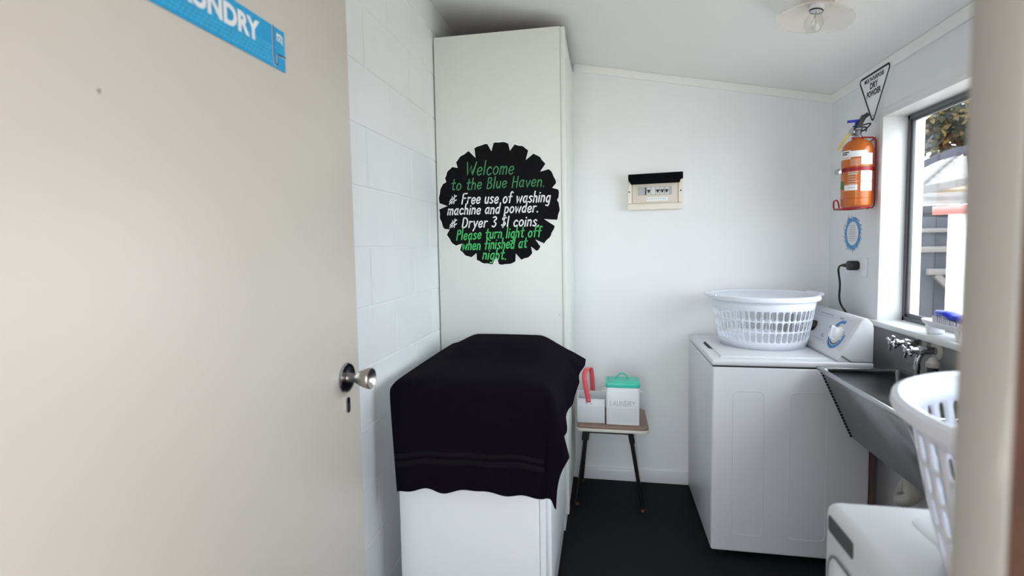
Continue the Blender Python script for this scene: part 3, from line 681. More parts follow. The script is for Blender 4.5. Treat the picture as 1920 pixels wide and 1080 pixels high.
# ================================================================== LAUNDRY BASKETS
def basket(root, c, Rr, Rw, Rb, h, z0, N, rows, frac, hfrac, handle_ang, sy=1.):
    """slotted tapering wall built cell by cell, rolled rim, base and two grips"""
    def P(th, z):
        t = (z-z0)/h; r = Rb + (Rw-Rb)*t**.85
        return Vector((c[0]+r*math.cos(th), c[1]+sy*r*math.sin(th), z))
    bm = B(); cache = {}
    def V(th, z):
        k = (round((th % (2*PI))*1e4) % 62832, round(z*1e5))
        if k not in cache: cache[k] = bm.verts.new(P(th, z))
        return cache[k]
    zs = [z0] + [z for r in rows for z in r] + [z0+h]; cell = 2*PI/N
    bands = []; prev = z0
    for a, b_ in rows:
        if a > prev+1e-6: bands.append((prev, a, 0))
        bands.append((a, b_, 1)); prev = b_
    bands.append((prev, z0+h, 0))
    for a, b_, hole in bands:
        for i in range(N):
            t0 = i*cell; t1 = t0+cell; tm = (t0+t1)/2; tq = cell/4; zq = (b_-a)/4
            outer = [(t0+tq*k, a) for k in range(4)] + [(t1, a+zq*k) for k in range(4)] + [(t1-tq*k, b_) for k in range(4)] + [(t0, b_-zq*k) for k in range(4)]
            if not hole:
                for k in range(4):
                    bm.faces.new((V(t0+tq*k, a), V(t0+tq*(k+1), a), V(t0+tq*(k+1), b_), V(t0+tq*k, b_)))
                continue
            wr = (Rb+Rw)/2; hw = cell*wr*frac/2; hh = (b_-a)*hfrac/2; zc = (a+b_)/2; rr = min(hw, hh)*.95
            inner = []
            for k, (th, z) in enumerate(outer):
                u, v = (th-tm)*wr/(cell*wr/2), (z-zc)/((b_-a)/2)   # -1..1 square
                x, y = u*hw, v*hh
                dx, dy = abs(x)-(hw-rr), abs(y)-(hh-rr)
                if dx > 0 and dy > 0:
                    L = math.hypot(dx, dy); s = rr/L if L > rr else 1
                    x = math.copysign(hw-rr+dx*s, x); y = math.copysign(hh-rr+dy*s, y)
                inner.append((tm+x/wr, zc+y))
            iv = [bm.verts.new(P(*q)) for q in inner]; ov = [V(*q) for q in outer]
            for k in range(16):
                j = (k+1) % 16; bm.faces.new((ov[k], ov[j], iv[j], iv[k]))
    o = obj('slotted_wall', bm, PLASB, root, ang=60)
    md = o.modifiers.new('thick', 'SOLIDIFY'); md.thickness = .003; md.offset = 0
    bm = B(); lathe(bm, [(0, z0+.004), (Rb*.96, z0+.004), (Rb+.001, z0+.010), (Rb+.001, z0), (Rb*.97, z0-.0005), (0, z0)], (c[0], c[1], 0), seg=64, sy=sy); obj('base', bm, PLASB, root)
    zt = z0+h
    bm = B(); lathe(bm, [(Rw-.002, zt-.004), (Rw, zt+.004), (Rr-.010, zt+.008), (Rr-.002, zt+.004), (Rr, zt-.008), (Rr-.002, zt-.014), (Rr-.004, zt-.008), (Rr-.008, zt+.001), (Rw+.004, zt-.001), (Rw-.002, zt-.004)], (c[0], c[1], 0), seg=72, sy=sy)
    obj('rim', bm, PLASB, root)
    for a in handle_ang:
        bm = B(); e = []
        for k in range(-6, 7):
            t = a + k*.045; rr = Rr + .014*(1-(k/6)**6); e.append((c[0]+rr*math.cos(t), c[1]+sy*rr*math.sin(t), zt+.006))
        tube(bm, e, .0075, 10, sm=2); obj('grip', bm, PLASB, root)
def rws(z0, a, n, h): return [(z0+a+i*h, z0+a+(i+1)*h) for i in range(n)]
b1 = thing('laundry_basket', 'white slotted laundry basket on top of the washing machine', 'basket', (.748, 2.612, .8755))
basket(b1, (.748, 2.612), .247, .230, .187, .235, .8755, 48, rws(.8755, .033, 3, .0495), .85, .92, (0.10, PI+.1))
b2 = thing('laundry_basket', 'blurred white slotted laundry basket on the low white dryer by the doorway', 'basket', (.665, .735, .8815))
basket(b2, (.665, .735), .262, .240, .190, .250, .8815, 44, rws(.8815, .037, 4, .045), .46, .84, (-PI/2+.3, PI/2-.5), sy=1.04)

# ================================================================== FRONT DRYER (bottom right)
ex, ey0, ey1, ez = .408, .412, 1.022, .880
FDW = mat('dryer_off_white_enamel', (214, 216, 219), .28)
fd = thing('clothes_dryer', 'white front loading clothes dryer beside the doorway under a basket', 'dryer', (.69, .72, 0))
bm = B(); box(bm, ex, 1.0, ey0, ey1, .012, ez, .020, 4); obj('body', bm, FDW, fd)
bm = B(); prism(bm, rrect(ex+.11, .95, ey0+.06, ey1-.05, .03), 'Z', ez-.004, ez+.0012, .0012); obj('top_panel', bm, FDW, fd)
bm = B(); prism(bm, [(a, b_) for a, b_ in rrect(.905, .998, .832, .861, .004)], 'X', ex-.0016, ex+.002); obj('name_plate', bm, LABELD, fd)
bm = B(); prism(bm, rrect(ey0+.05, .985, .18, .797, .03), 'X', ex-.005, ex+.003, .002); dd = obj('door_panel', bm, FDW, fd)
bm = B(); prism(bm, rrect(ey0+.08, .957, .24, .770, .025), 'X', ex-.0068, ex-.004, .001); obj('door_inset', bm, mat('off_white_enamel', (202, 203, 206), .35), dd)
bm = B(); tube(bm, [(ex-.0035, y, z) for y, z in rrect(ey0+.047, .988, .177, .800, .032)], .0022, 6, closed=True); obj('door_seal', bm, GREYP, dd)
for x in (ex+.06, .94):
    for y in (ey0+.06, ey1-.06): obj('foot', (lambda b: (lathe(b, [(0, 0), (.022, 0), (.020, .015), (0, .015)], (x, y, 0), seg=14), b)[1])(B()), DARK, fd)

# ================================================================== LAUNDRY TUB
tb = thing('laundry_tub', 'stainless steel wall tub between washing machine and front dryer', 'sink', (1.0, 1.90, .55))
TA, TB_ = 1.620, 2.225      # Y extent
xf0, xb0, zt = .858, 1.150, .852
sec = lambda t: (xf0 + (.990-xf0)*t, zt + (.552-zt)*t)
def shell(bm, inset, zoff, t=.0012):
    top = [(xf0+inset, TA+inset), (xb0-inset, TA+inset), (xb0-inset, TB_-inset), (xf0+inset, TB_-inset)]
    bot = [(.990+inset, TA+.03+inset), (xb0-inset, TA+.03+inset), (xb0-inset, TB_-inset-.004), (.990+inset, TB_-inset-.004)]
    a = [bm.verts.new((x, y, zt)) for x, y in top]; m_ = []
    b_ = [bm.verts.new((x, y, .552+zoff)) for x, y in bot]
    for i in range(4): bm.faces.new((a[i], a[(i+1) % 4], b_[(i+1) % 4], b_[i]))
    bm.faces.new(b_)
    return a
bm = B(); shell(bm, .0, 0.); 
es = [e for e in bm.edges if len(e.link_faces) == 2]; bmesh.ops.bevel(bm, geom=es, offset=.018, segments=4, affect='EDGES')
o = obj('bowl', bm, STEEL, tb); md = o.modifiers.new('thick', 'SOLIDIFY'); md.thickness = .003; md.offset = -1
bm = B()
for x0, x1, y0, y1 in ((xf0-.012, xf0+.006, TA-.012, TB_+.004), (xb0-.006, xb0+.008, TA-.012, TB_+.004), (xf0-.012, xb0+.008, TA-.012, TA+.006), (xf0-.012, xb0+.008, TB_-.012, TB_+.004)):
    box(bm, x0, x1, y0, y1, zt-.010, zt+.003, .004)
obj('rolled_rim', bm, mat('bright_steel', (196, 196, 198), .25, metal=1), tb)
bm = B(); n = 22
for i in range(n):
    t0, t1 = .06+.9*i/n, .06+.9*(i+.8)/n
    (xa, za), (xb_, zb) = sec(t0), sec(t1)
    w0 = .010 + .004*(i % 2)
    poly(bm, [(xa-.003, TB_+.001, za), (xb_-.003, TB_+.001, zb), (xb_+w0, TB_+.001, zb), (xa+w0, TB_+.001, za)])
    poly(bm, [(xa-.003, TB_+.0012, za), (xa-.003, TB_-.008, za), (xb_-.003, TB_-.008, zb), (xb_-.003, TB_+.0012, zb)])
obj('edge_seal', bm, SHADOWGAP, tb)
bm = B(); tube(bm, [(1.07, 1.95, .552), (1.07, 1.95, .47), (1.06, 2.0, .42), (1.09, 2.07, .40), (1.12, 2.10, .44), (1.14, 2.10, .50), (1.158, 2.10, .50)], .022, 14, sm=5); lathe(bm, [(0, 0), (.034, 0), (.034, .05), (.026, .06), (0, .06)], (1.07, 1.95, .475), seg=20)
obj('waste_trap', bm, PIPEW, tb)
for y in (1.74, 2.14):
    bm = B(); bar(bm, (1.06, y, .545), (1.155, y, .44), .02, .02); obj('wall_bracket', bm, STEEL, tb)
# pipe beside the washer
bm = B(); tube(bm, [(1.096, 2.300, .004), (1.095, 2.298, .25), (1.097, 2.302, .42), (1.096, 2.300, .64)], .015, 12, sm=4)
tag(obj('drain_hose', bm, PIPEB), 'brown grey drain hose standing behind the tub beside washer', 'hose')

# ================================================================== TAPS
def tap(label, y, z, L, spout):
    t = thing('tap', label, 'tap', (XR, y, z), 'taps over the tub')
    bm = B(); lathe(bm, [(0, .0), (.033, 0), (.032, .004), (.016, .006), (0, .006)], (XR-.0062, y, z), (-1, 0, 0), 32); obj('wall_flange', bm, mat('cream_flange', (206, 202, 194), .4), t)
    bm = B(); lathe(bm, [(0, .004), (.014, .004), (.014, .045), (.017, .048), (.017, .058), (.012, .062), (.011, .078), (.016, .080), (.016, .088), (.007, .092), (.007, L), (0, L)], (XR-.0062, y, z), (-1, 0, 0), 24); bd = obj('body', bm, CHROME, t)
    bm = B()
    for a in range(4):
        c, s = math.cos(a*PI/2+.4), math.sin(a*PI/2+.4)
        tube(bm, [(XR-L, y+.004*c, z+.004*s), (XR-L-.002, y+.024*c, z+.024*s), (XR-L-.001, y+.030*c, z+.030*s)], [.005, .0042, .0055], 10)
    lathe(bm, [(0, -.006), (.010, -.006), (.010, .006), (.006, .011), (0, .012)], (XR-L, y, z), (-1, 0, 0), 16)
    obj('cross_handle', bm, CHROME, t)
    if not spout: return
    bm = B()
    tube(bm, [(XR-.055, y, z-.010), (XR-.064, y, z-.026), (XR-.068, y, z-.050), (XR-.068, y, z-.050-spout)], .0095, 12, sm=4)
    lathe(bm, [(0, 0), (.012, 0), (.012, .014), (0, .014)], (XR-.068, y, z-.066), seg=16)
    obj('spout', bm, CHROME, t)
tap('chrome wall tap farther from the doorway, pointing out beside the washer', 2.095, .982, .105, 0)
tap('chrome wall tap nearer the doorway, with the hose joined below', 2.006, .972, .100, .07)
hs = thing('inlet_hose', 'black hose with pale screw collar below the near tap', 'hose', (1.12, 1.97, .86))
bm = B(); tube(bm, [(1.120, 1.966, .928), (1.118, 1.964, .905), (1.105, 1.950, .888), (1.100, 1.925, .882), (1.112, 1.880, .880), (1.130, 1.84, .872)], .016, 12, sm=5); tube(bm, [(1.120, 1.966, .90), (1.132, 1.985, .885), (1.138, 2.02, .874), (1.138, 2.045, .862)], .012, 10, sm=5); obj('hose', bm, DARK, hs)
bm = B(); lathe(bm, [(0, 0), (.019, 0), (.021, .006), (.021, .016), (.016, .022), (.010, .034), (0, .036)], (1.120, 1.966, .922), seg=12); obj('screw_collar', bm, mat('pale_collar', (190, 184, 178), .4), hs)

# ================================================================== SOAP TRAY AND BRUSH on the sill
tr = thing('soap_tray', 'white footed plastic tray on the window sill', 'tray', (1.178, 1.985, 1.024))
bm = B()
cxs, cys = 1.178, 1.980
prof = [(.0, .030), (.72, .030), (.95, .040), (1.0, .050), (.985, .0525), (.93, .044), (.70, .034), (0, .034)]
rings = []
for r, h in prof:
    if r == 0: rings.append([bm.verts.new((cxs, cys, 1.024+h))]); continue
    rings.append([bm.verts.new((cxs + .044*r*math.copysign(abs(math.cos(a))**.6, math.cos(a)), cys + .125*r*math.copysign(abs(math.sin(a))**.6, math.sin(a)), 1.024+h)) for a in [2*PI*i/40 for i in range(40)]])
for A, Bq in zip(rings, rings[1:]):
    for i in range(40):
        j = (i+1) % 40
        bm.faces.new([A[0], Bq[i], Bq[j]] if len(A) == 1 else ([A[i], Bq[0], A[j]] if len(Bq) == 1 else [A[i], Bq[i], Bq[j], A[j]]))
obj('dish', bm, PLASW, tr)
for y in (cys-.075, cys+.082):
    bm = B(); prism(bm, [(y-.007, 1.0245), (y+.007, 1.0245), (y+.018, 1.062), (y-.018, 1.062)], 'X', 1.152, 1.204, .003); obj('foot', bm, PLASW, tr)
br = thing('scrubbing_brush', 'blue scrubbing brush lying in the tray on the sill', 'brush', (1.180, 1.957, 1.062))
bm = B(); NB = 24
prev = None; rr_ = []
for i in range(NB+1):
    t = i/NB; y = 2.062 - .185*t; wd = .028*math.sin(PI*min(1, max(.02, t*.96+.02)))**.45*(1-.28*math.exp(-((t-.55)/.08)**2)); th = .013; zc = 1.098 + .012*math.sin(PI*t*1.0) - .010*math.exp(-((t-.55)/.07)**2) - .016*t
    rr_.append([bm.verts.new((1.180+wd*math.cos(a), y, zc+th*math.sin(a)*(1 if math.sin(a) > 0 else .6))) for a in [2*PI*k/16 for k in range(16)]])
for A, Bq in zip(rr_, rr_[1:]):
    for k in range(16): bm.faces.new((A[k], A[(k+1) % 16], Bq[(k+1) % 16], Bq[k]))
bm.faces.new(rr_[0]); bm.faces.new(rr_[-1][::-1]); obj('handle', bm, BLUEP, br)
bm = B()
for i in range(16):
    for j in range(5):
        y = 2.047-.16*i/15; x = 1.162+.036*j/4; tube(bm, [(x, y, 1.060), (x+random.uniform(-.002, .002), y+random.uniform(-.002, .002), 1.092-.010*i/15)], .0035, 5)
tag(obj('bristles', bm, BRISTLE, br), kind='stuff')

# ================================================================== RIGHT WALL: sign, extinguisher, sticker, socket
ts = thing('triangle_sign', 'white triangular DRY POWDER sign above the fire extinguisher', 'sign', (XR, 2.495, 1.886))
def rtri(pts, r, n=6):
    out = []; P = [Vector((a, b_, 0)) for a, b_ in pts]
    for i in range(3):
        p, a, b_ = P[i], P[i-1], P[(i+1) % 3]; da, db = (a-p).normalized(), (b_-p).normalized(); half = da.angle(db)/2
        c = p + (da+db).normalized()*(r/math.sin(half)); s = p + da*(r/math.tan(half)); e = p + db*(r/math.tan(half))
        v0, v1 = s-c, e-c; ang = v0.angle(v1)
        for k in range(n+1):
            t = k/n; out.append(c + (v0*math.sin((1-t)*ang)+v1*math.sin(t*ang))/math.sin(ang))
    return [(q.x, q.y) for q in out]
TR = [(2.612, 2.092), (2.332, 2.092), (2.474, 1.868)]
bm = B(); prism(bm, rtri(TR, .012), 'X', XR-.0150, XR); obj('plate', bm, WHITEP, ts)
bm = B(); cx = (2.494, 2.018)
inn = rtri([(2.602, 2.087), (2.342, 2.087), (2.474, 1.877)], .012)
stroke(bm, inn, .0095, lambda u, v: Vector((XR-.0155, u, v)), closed=True); obj('black_border', bm, BLACKI, ts)
bm = B()
toT = lambda yy, zz: (lambda u, v: Vector((XR-.0156, yy-u, zz+v)))
font_text(bm, 'MULTI-PURPOSE', .0245, toT(2.474, 2.057), off=.0008, align='CENTER', sx=.90); font_text(bm, 'DRY', .036, toT(2.474, 2.024), off=.0014, align='CENTER', sx=.92); font_text(bm, 'POWDER', .034, toT(2.474, 1.992), off=.0014, align='CENTER', sx=.80)
obj('lettering', bm, BLACKI, ts)
bm = B(); stroke(bm, [(2.479, 1.906), (2.469, 1.904)], .003, lambda u, v: Vector((XR-.0156, u, v))); obj('small_mark', bm, GREYI, ts)

EX, EYY, ER, EZ = 1.086, 2.470, .0585, 1.512
fe = thing('fire_extinguisher', 'orange dry powder fire extinguisher on right wall beside window', 'fire extinguisher', (EX, EYY, EZ))
bm = B(); lathe(bm, [(0, 0), (ER*.86, 0), (ER*.97, .006), (ER, .016), (ER, .236), (ER*.99, .250), (ER*.90, .268), (ER*.68, .283), (ER*.42, .292), (.020, .296), (0, .296)], (EX, EYY, EZ), seg=48)
obj('cylinder', bm, ORANGE, fe)
bm = B(); lathe(bm, [(ER+.0006, .034), (ER+.0016, .036), (ER+.0006, .038)], (EX, EYY, EZ), seg=48); obj('base_seam', bm, ORANGE, fe)
CAMA = math.atan2(-EYY, -EX)
def patch(bm, u0, u1, z0, z1, lift=.0008, mi=0):
    a0, a1 = math.asin(max(-1, min(1, u0))), math.asin(max(-1, min(1, u1))); n = max(2, int(abs(a1-a0)/.12)+1); r = ER+lift
    row = [[bm.verts.new((EX+r*math.cos(CAMA+a0+(a1-a0)*i/n), EYY+r*math.sin(CAMA+a0+(a1-a0)*i/n), EZ+z)) for i in range(n+1)] for z in (z0, z1)]
    for i in range(n): f = bm.faces.new((row[0][i], row[0][i+1], row[1][i+1], row[1][i])); f.material_index = mi
for u0, u1, z0, z1 in ((-.99, -.40, .205, .243), (-.40, .60, .212, .238), (.24, .92, .178, .226), (.24, .92, .108, .152), (.24, .92, .066, .106), (-.74, .06, .070, .094)):
    bm = B(); patch(bm, u0, u1, z0, z1); obj('white_label', bm, WHITEP, fe)
bm = B(); patch(bm, -.9, -.5, .232, .237, .0012); patch(bm, -.9, -.6, .224, .229, .0012); obj('label_text', bm, BLACKI, fe)
bm = B(); patch(bm, -.92, -.52, .209, .214, .0012)
for i in range(6): patch(bm, -.42, .22, .176+i*.005, .1785+i*.005, .0006)
obj('warning_text', bm, mat('pale_red_print', (226, 178, 160), .5), fe)
bm = B(); patch(bm, -.99, -.80, .076, .112, .0010); obj('green_label', bm, GREENP, fe)
bm = B()
for i, (u1, h) in enumerate(((.1, .004), (.05, .007), (-.1, .003), (-.05, .003), (.1, .003), (-.1, .003))): patch(bm, -.52, u1, .146-i*.010, .146-i*.010+h, .0010)
patch(bm, .35, .8, .196, .198, .0013); patch(bm, .4, .8, .142, .144, .0013); patch(bm, .40, .62, .076, .081, .0013); patch(bm, -.5, -.1, .080, .084, .0013)
obj('fine_print', bm, mat('fine_print', (206, 196, 190), .5), fe)
bm = B(); lathe(bm, [(ER+.0012, .153), (ER+.003, .154), (ER+.003, .168), (ER+.0012, .169)], (EX, EYY, EZ), seg=48); obj('strap', bm, REDM, fe)
d0 = Vector((math.cos(CAMA-1.25), math.sin(CAMA-1.25), 0)); bm = B()
pc = Vector((EX, EYY, EZ+.158)) + d0*(ER+.010); box(bm, pc.x-.012, pc.x+.012, pc.y-.014, pc.y+.014, pc.z-.011, pc.z+.011, .002); obj('strap_clip', bm, CHROME, fe)
bm = B()
rt = Vector((math.sin(-CAMA), 0, 0))
# red wire bracket: back frame near wall, base loop in front
wy, wx = EYY-.030, EX+.0575
tube(bm, [(EX-.03, EYY-.012, EZ+.296), (EX+.02, EYY-.02, EZ+.297), (wx-.012, wy+.001, EZ+.294), (wx, wy, EZ+.282), (wx, wy, EZ+.006), (wx-.01, wy-.006, EZ-.006), (EX-.01, EYY-.064, EZ-.006), (EX-.066, EYY-.03, EZ-.006), (EX-.070, EYY+.040, EZ-.006), (EX-.070, EYY+.048, EZ+.004), (EX-.070, EYY+.048, EZ+.028), (EX-.070, EYY+.040, EZ+.033), (EX-.072, EYY+.012, EZ+.033), (EX-.070, EYY+.004, EZ+.024), (EX-.066, EYY+.002, EZ-.002)], .0036, 8)
tube(bm, [(EX-.07, EYY+.044, EZ-.006), (EX, EYY+.066, EZ-.006), (XR-.005, EYY+.05, EZ-.006), (XR-.005, EYY+.05, EZ+.29), (XR-.005, EYY+.02, EZ+.294), (wx-.004, wy, EZ+.292)], .0036, 8)
obj('wire_bracket', bm, REDM, fe)
bm = B(); lathe(bm, [(0, .294), (.019, .294), (.019, .306), (.014, .308), (.014, .330), (.018, .332), (.018, .340), (0, .342)], (EX, EYY, EZ), seg=20)
pr = Vector((math.cos(CAMA-.9), math.sin(CAMA-.9), 0))
g = Vector((EX, EYY, EZ+.325)); lathe(bm, [(0, .014), (.012, .014), (.016, .020), (.016, .030), (.013, .033), (0, .033)], g, pr, 18); obj('valve', bm, CHROME, fe)
bm = B(); q = Vector((-math.sin(CAMA), math.cos(CAMA), 0))   # points right in the photo
if q.x < 0: q = -q
up = Vector((0, 0, 1)); a = Vector((EX, EYY, EZ+.340))
bar(bm, a - q*.004, a + q*.022 + up*.052, .018, .016, up=(0, 1, 0)); bar(bm, a + q*.020 + up*.046, a + q*.036 + up*.058, .017, .012, up=(0, 1, 0)); obj('lever', bm, DARK, fe)
bm = B(); bar(bm, a - q*.040 + up*.034, a + q*.002 + up*.034, .008, .010); bar(bm, a - q*.006 + up*.036, a - q*.010 - up*.004, .008, .008, up=(0, 1, 0)); obj('safety_pin', bm, BLUEP, fe)
bm = B(); tube(bm, [a - q*.020 + up*.010, a + q*.010 + up*.012, a + q*.042 + up*.016, a + q*.040 + up*.006, a + q*.022 - up*.010, a + q*.010 - up*.014], .003, 8, sm=4); tube(bm, [a + q*.008 + up*.006, a + q*.030 + up*.000, a + q*.028 - up*.018], .003, 8, sm=4); obj('wire_clip', bm, BLACKM, fe)
tagp = a + pr*.026 - up*.020
bm = B(); t0, t1 = tagp - q*.002, tagp - q*.046 - up*.066
e = Vector((pr.x, pr.y, .0))*.010
vv = [t0 - q*.006 + e, t0 + q*.006 + e, t1 + q*.008 + e*.6 + up*.004, t1 - q*.006 + e*.6 - up*.006]
f1 = [bm.verts.new(p) for p in vv]; f2 = [bm.verts.new(p + e*.2) for p in vv]; bm.faces.new(f1); bm.faces.new(f2[::-1])
for i in range(4): bm.faces.new((f1[i], f1[(i+1) % 4], f2[(i+1) % 4], f2[i]))
obj('inspection_tag', bm, YEL, fe)

# water ring sticker
rs = thing('ring_sticker', 'blue water splash ring sticker around small text below extinguisher', 'sticker', (XR, 2.667, 1.31))
RC = (2.664, 1.399)
toW = lambda d: (lambda u, v: Vector((XR-d, u, v)))
bm = B(); n = 90
def wob(t, a): return 1 + a*(math.sin(7*t+1)+.7*math.sin(13*t)+.6*math.sin(23*t+2))/2.3
for i in range(n):
    t0, t1 = 2*PI*i/n, 2*PI*(i+1)/n
    pp = []
    for t, r, w_ in ((t0, .056, .0), (t0, .078, .08), (t1, .078, .08), (t1, .056, .0)):
        k = r*wob(t, w_); pp.append(toW(.0006)(RC[0]+k*math.cos(t), RC[1]+k*math.sin(t)))
    poly(bm, pp)
obj('water_ring', bm, RINGB, rs)
bm = B()
for i in range(26):
    t = 2*PI*i/26+random.uniform(-.1, .1); r = .072+random.uniform(-.004, .006); ln = random.uniform(.008, .024); tw_ = random.uniform(.35, .9)
    stroke(bm, [(RC[0]+(r+ln*s)*math.cos(t+tw_*s*.22), RC[1]+(r+ln*s)*math.sin(t+tw_*s*.22)) for s in (0, .5, 1)], .0045, toW(.0009), sm=3, taper=.7)
for i in range(30):
    t = 2*PI*i/30+random.uniform(-.1, .1); r = .066+random.uniform(-.004, .006)
    stroke(bm, [(RC[0]+r*math.cos(t+s), RC[1]+r*math.sin(t+s)) for s in (0, .08, .16)], .003, toW(.0008), taper=.8)
obj('splashes', bm, RINGD, rs)
bm = B()
for i in range(9):
    wdt = .036 if 1 < i < 8 else .028
    stroke(bm, [(RC[0]+wdt, RC[1]+.036-i*.0085), (RC[0]-wdt+random.uniform(0, .008), RC[1]+.036-i*.0085)], .0016, toW(.0006))
obj('small_text', bm, GREYI, rs)

# socket and plug
so = thing('power_socket', 'white wall socket below the ring sticker', 'socket', (XR, 2.575, 1.24))
bm = B(); prism(bm, rrect(2.510, 2.642, 1.202, 1.287, .006), 'X', XR-.008, XR, .002); obj('plate', bm, PLASW, so)
bm = B(); prism(bm, rrect(2.555, 2.630, 1.212, 1.278, .005), 'X', XR-.0095, XR-.007, .0008); obj('socket_face', bm, PLASW, so)
bm = B(); box(bm, XR-.013, XR-.007, 2.522, 2.536, 1.236, 1.258, .002); obj('rocker_switch', bm, PLASW, so)
pl = thing('power_plug', 'black plug and lead running from wall socket to washing machine', 'plug', (XR-.03, 2.585, 1.25))
bm = B(); prism(bm, [(2.562+.0, 1.238), (2.575, 1.228), (2.598, 1.228), (2.611, 1.240), (2.611, 1.262), (2.598, 1.272), (2.575, 1.272), (2.562, 1.262)], 'X', XR-.050, XR-.0098, .004)
tube(bm, [(XR-.034, 2.605, 1.250), (XR-.046, 2.625, 1.250), (XR-.050, 2.640, 1.249)], [.013, .009, .007], 12); obj('plug_body', bm, DARK, pl)
bm = B(); tube(bm, [(XR-.046, 2.628, 1.250), (XR-.052, 2.655, 1.247), (XR-.050, 2.682, 1.225), (XR-.046, 2.672, 1.16), (XR-.044, 2.680, 1.10), (XR-.042, 2.668, 1.06), (XR-.042, 2.600, 1.02), (XR-.042, 2.545, .975), (XR-.045, 2.53, .90)], .0045, 10, sm=8); obj('lead', bm, DARK, pl)

# ================================================================== CEILING LAMP
LX, LY = .735, 1.98; LZ = ceil_z(LX); CN = Vector((.1985, 0, 1)).normalized(); LC = (LX, LY, LZ)
LQ = lambda x, z: (LX+x+CN.x*z, LY, LZ+CN.z*z)
lp = thing('ceiling_lamp', 'milky glass dish ceiling lamp with bare clear bulb, switched off', 'ceiling lamp', LC)
bm = B(); lathe(bm, [(0, .006), (.050, .006), (.050, -.006), (.040, -.012), (.022, -.014), (0, -.014)], LC, CN, seg=40); obj('ceiling_rose', bm, mat('pinkish_white_plastic', (226, 214, 210), .4), lp)
bm = B(); lathe(bm, [(.024, -.010), (.034, -.013), (.060, -.024), (.090, -.038), (.110, -.049), (.121, -.056), (.123, -.059), (.120, -.059), (.108, -.052), (.088, -.041), (.058, -.027), (.033, -.016), (.024, -.014)], LC, CN, seg=64); obj('glass_shade', bm, SHADEG, lp)
bm = B(); lathe(bm, [(0, -.012), (.023, -.012), (.023, -.027), (.020, -.032), (0, -.032)], LC, CN, seg=28); lh = obj('lamp_holder', bm, PLASW, lp)
bm = B(); lathe(bm, [(.0215, -.028), (.0228, -.030), (.0205, -.034)], LC, CN, seg=28); obj('holder_ring', bm, DARK, lp)
bm = B(); lathe(bm, [(.013, -.031), (.016, -.040), (.024, -.052), (.0305, -.066), (.031, -.078), (.026, -.092), (.015, -.101), (0, -.104)], LC, CN, seg=36); bu = obj('bulb', bm, BULBG, lp)
bm = B(); tube(bm, [LQ(0, -.032), LQ(0, -.056)], .003, 8); tube(bm, [LQ(-.009, -.070), LQ(-.004, -.067), LQ(.004, -.067), LQ(.009, -.070)], .0008, 6); tube(bm, [LQ(0, -.056), LQ(-.009, -.070)], .0006, 5); tube(bm, [LQ(0, -.056), LQ(.009, -.070)], .0006, 5); obj('filament', bm, mat('pale_glass_stem', (190, 192, 190), .3), bu)

# ================================================================== OUTSIDE
bm = B(); box(bm, -14, 26, -14, 30, -.25, -.082); obj('ground', bm, CONC, label='pale concrete ground outside', kind='structure')
bm = B(); prism(bm, [(1.34, 3.15), (1.78, 3.15), (1.95, 3.67), (1.95, 5.2), (1.34, 5.2)], 'Z', 2.07, 2.11); obj('trim_6', bm, SOFF, label='beige soffit of the eave outside the window', kind='structure')
K = 13/9
def hp(x, z): return (x*K, EYE+(z-EYE)*K)
ns = thing('neighbouring_house', 'grey tiled house roof seen through the window', 'house', (9.0, 14.5, 0))
ez_ = hp(0, 1.884)[1]; HY = 13.0
bm = B(); box(bm, 6.9, 16, HY+.5, HY+6, -.1, ez_-.02); obj('wall', bm, HWALL, ns)
bm = B(); box(bm, 6.55, 16, HY-.03, HY, ez_-.16, ez_, .01); obj('gutter', bm, HWALL, ns)
bm = B(); NXR, NYR = 150, 12
ridge = 1.55
rows = []
for j in range(NYR*2+1):
    t = j/(NYR*2); step = .022*((j % 2)); yy = HY + 3.2*t; zz = ez_ + ridge*t + step; row = []
    for i in range(NXR+1):
        x = 6.55+9.4*i/NXR
        row.append(bm.verts.new((max(x, 6.55+3.2*t*.95), yy, zz + .022*abs(math.sin(x*10)))))
    rows.append(row)
for A, Bq in zip(rows, rows[1:]):
    for i in range(NXR): bm.faces.new((A[i], A[i+1], Bq[i+1], Bq[i]))
obj('roof', bm, TILE, ns, ang=20)
bm = B(); tube(bm, [(6.55, HY, ez_+.05), (9.6, HY+3.2, ez_+ridge+.06)], .07, 10); obj('hip_cap', bm, TILE, ns)
bm = B(); gx, gz = hp(5.149, 2.19); 
poly(bm, [(7.30, HY-.4, 2.42), (8.9, HY-.4, 2.42), (8.9, HY-.4, 2.72)]); prism(bm, [(7.25, 2.42), (8.9, 2.42), (8.9, 2.74)], 'Y', HY+.3, HY+.34); obj('gable_end', bm, mat('cream_gable', (150, 138, 120), .8), ns)
bm = B(); bar(bm, (7.15, HY+.20, 2.47), (9.3, HY+.20, 2.86), .18, .10, up=(0, 1, 0)); obj('barge_board', bm, TILE, ns)
# fence with rails
fn = thing('fence', 'weathered grey boundary fence with pale rails outside the window', 'fence', (4.2, 7.0, -.08))
bm = B()
x = 2.6
while x < 6.2: box(bm, x, x+.145, 7.0, 7.025, -.082, 1.62+random.uniform(-.02, .02), .004, 1); x += .152
obj('boards', bm, FENCE, fn)
for z, h in ((1.20, .07), (1.44, .05)): bm = B(); box(bm, 2.6, 6.2, 6.94, 6.998, z, z+h, .005); obj('rail', bm, FENCEP, fn)
bm = B(); box(bm, 3.55, 3.60, 6.93, 6.998, .45, 1.20, .005); obj('batten', bm, FENCEP, fn)
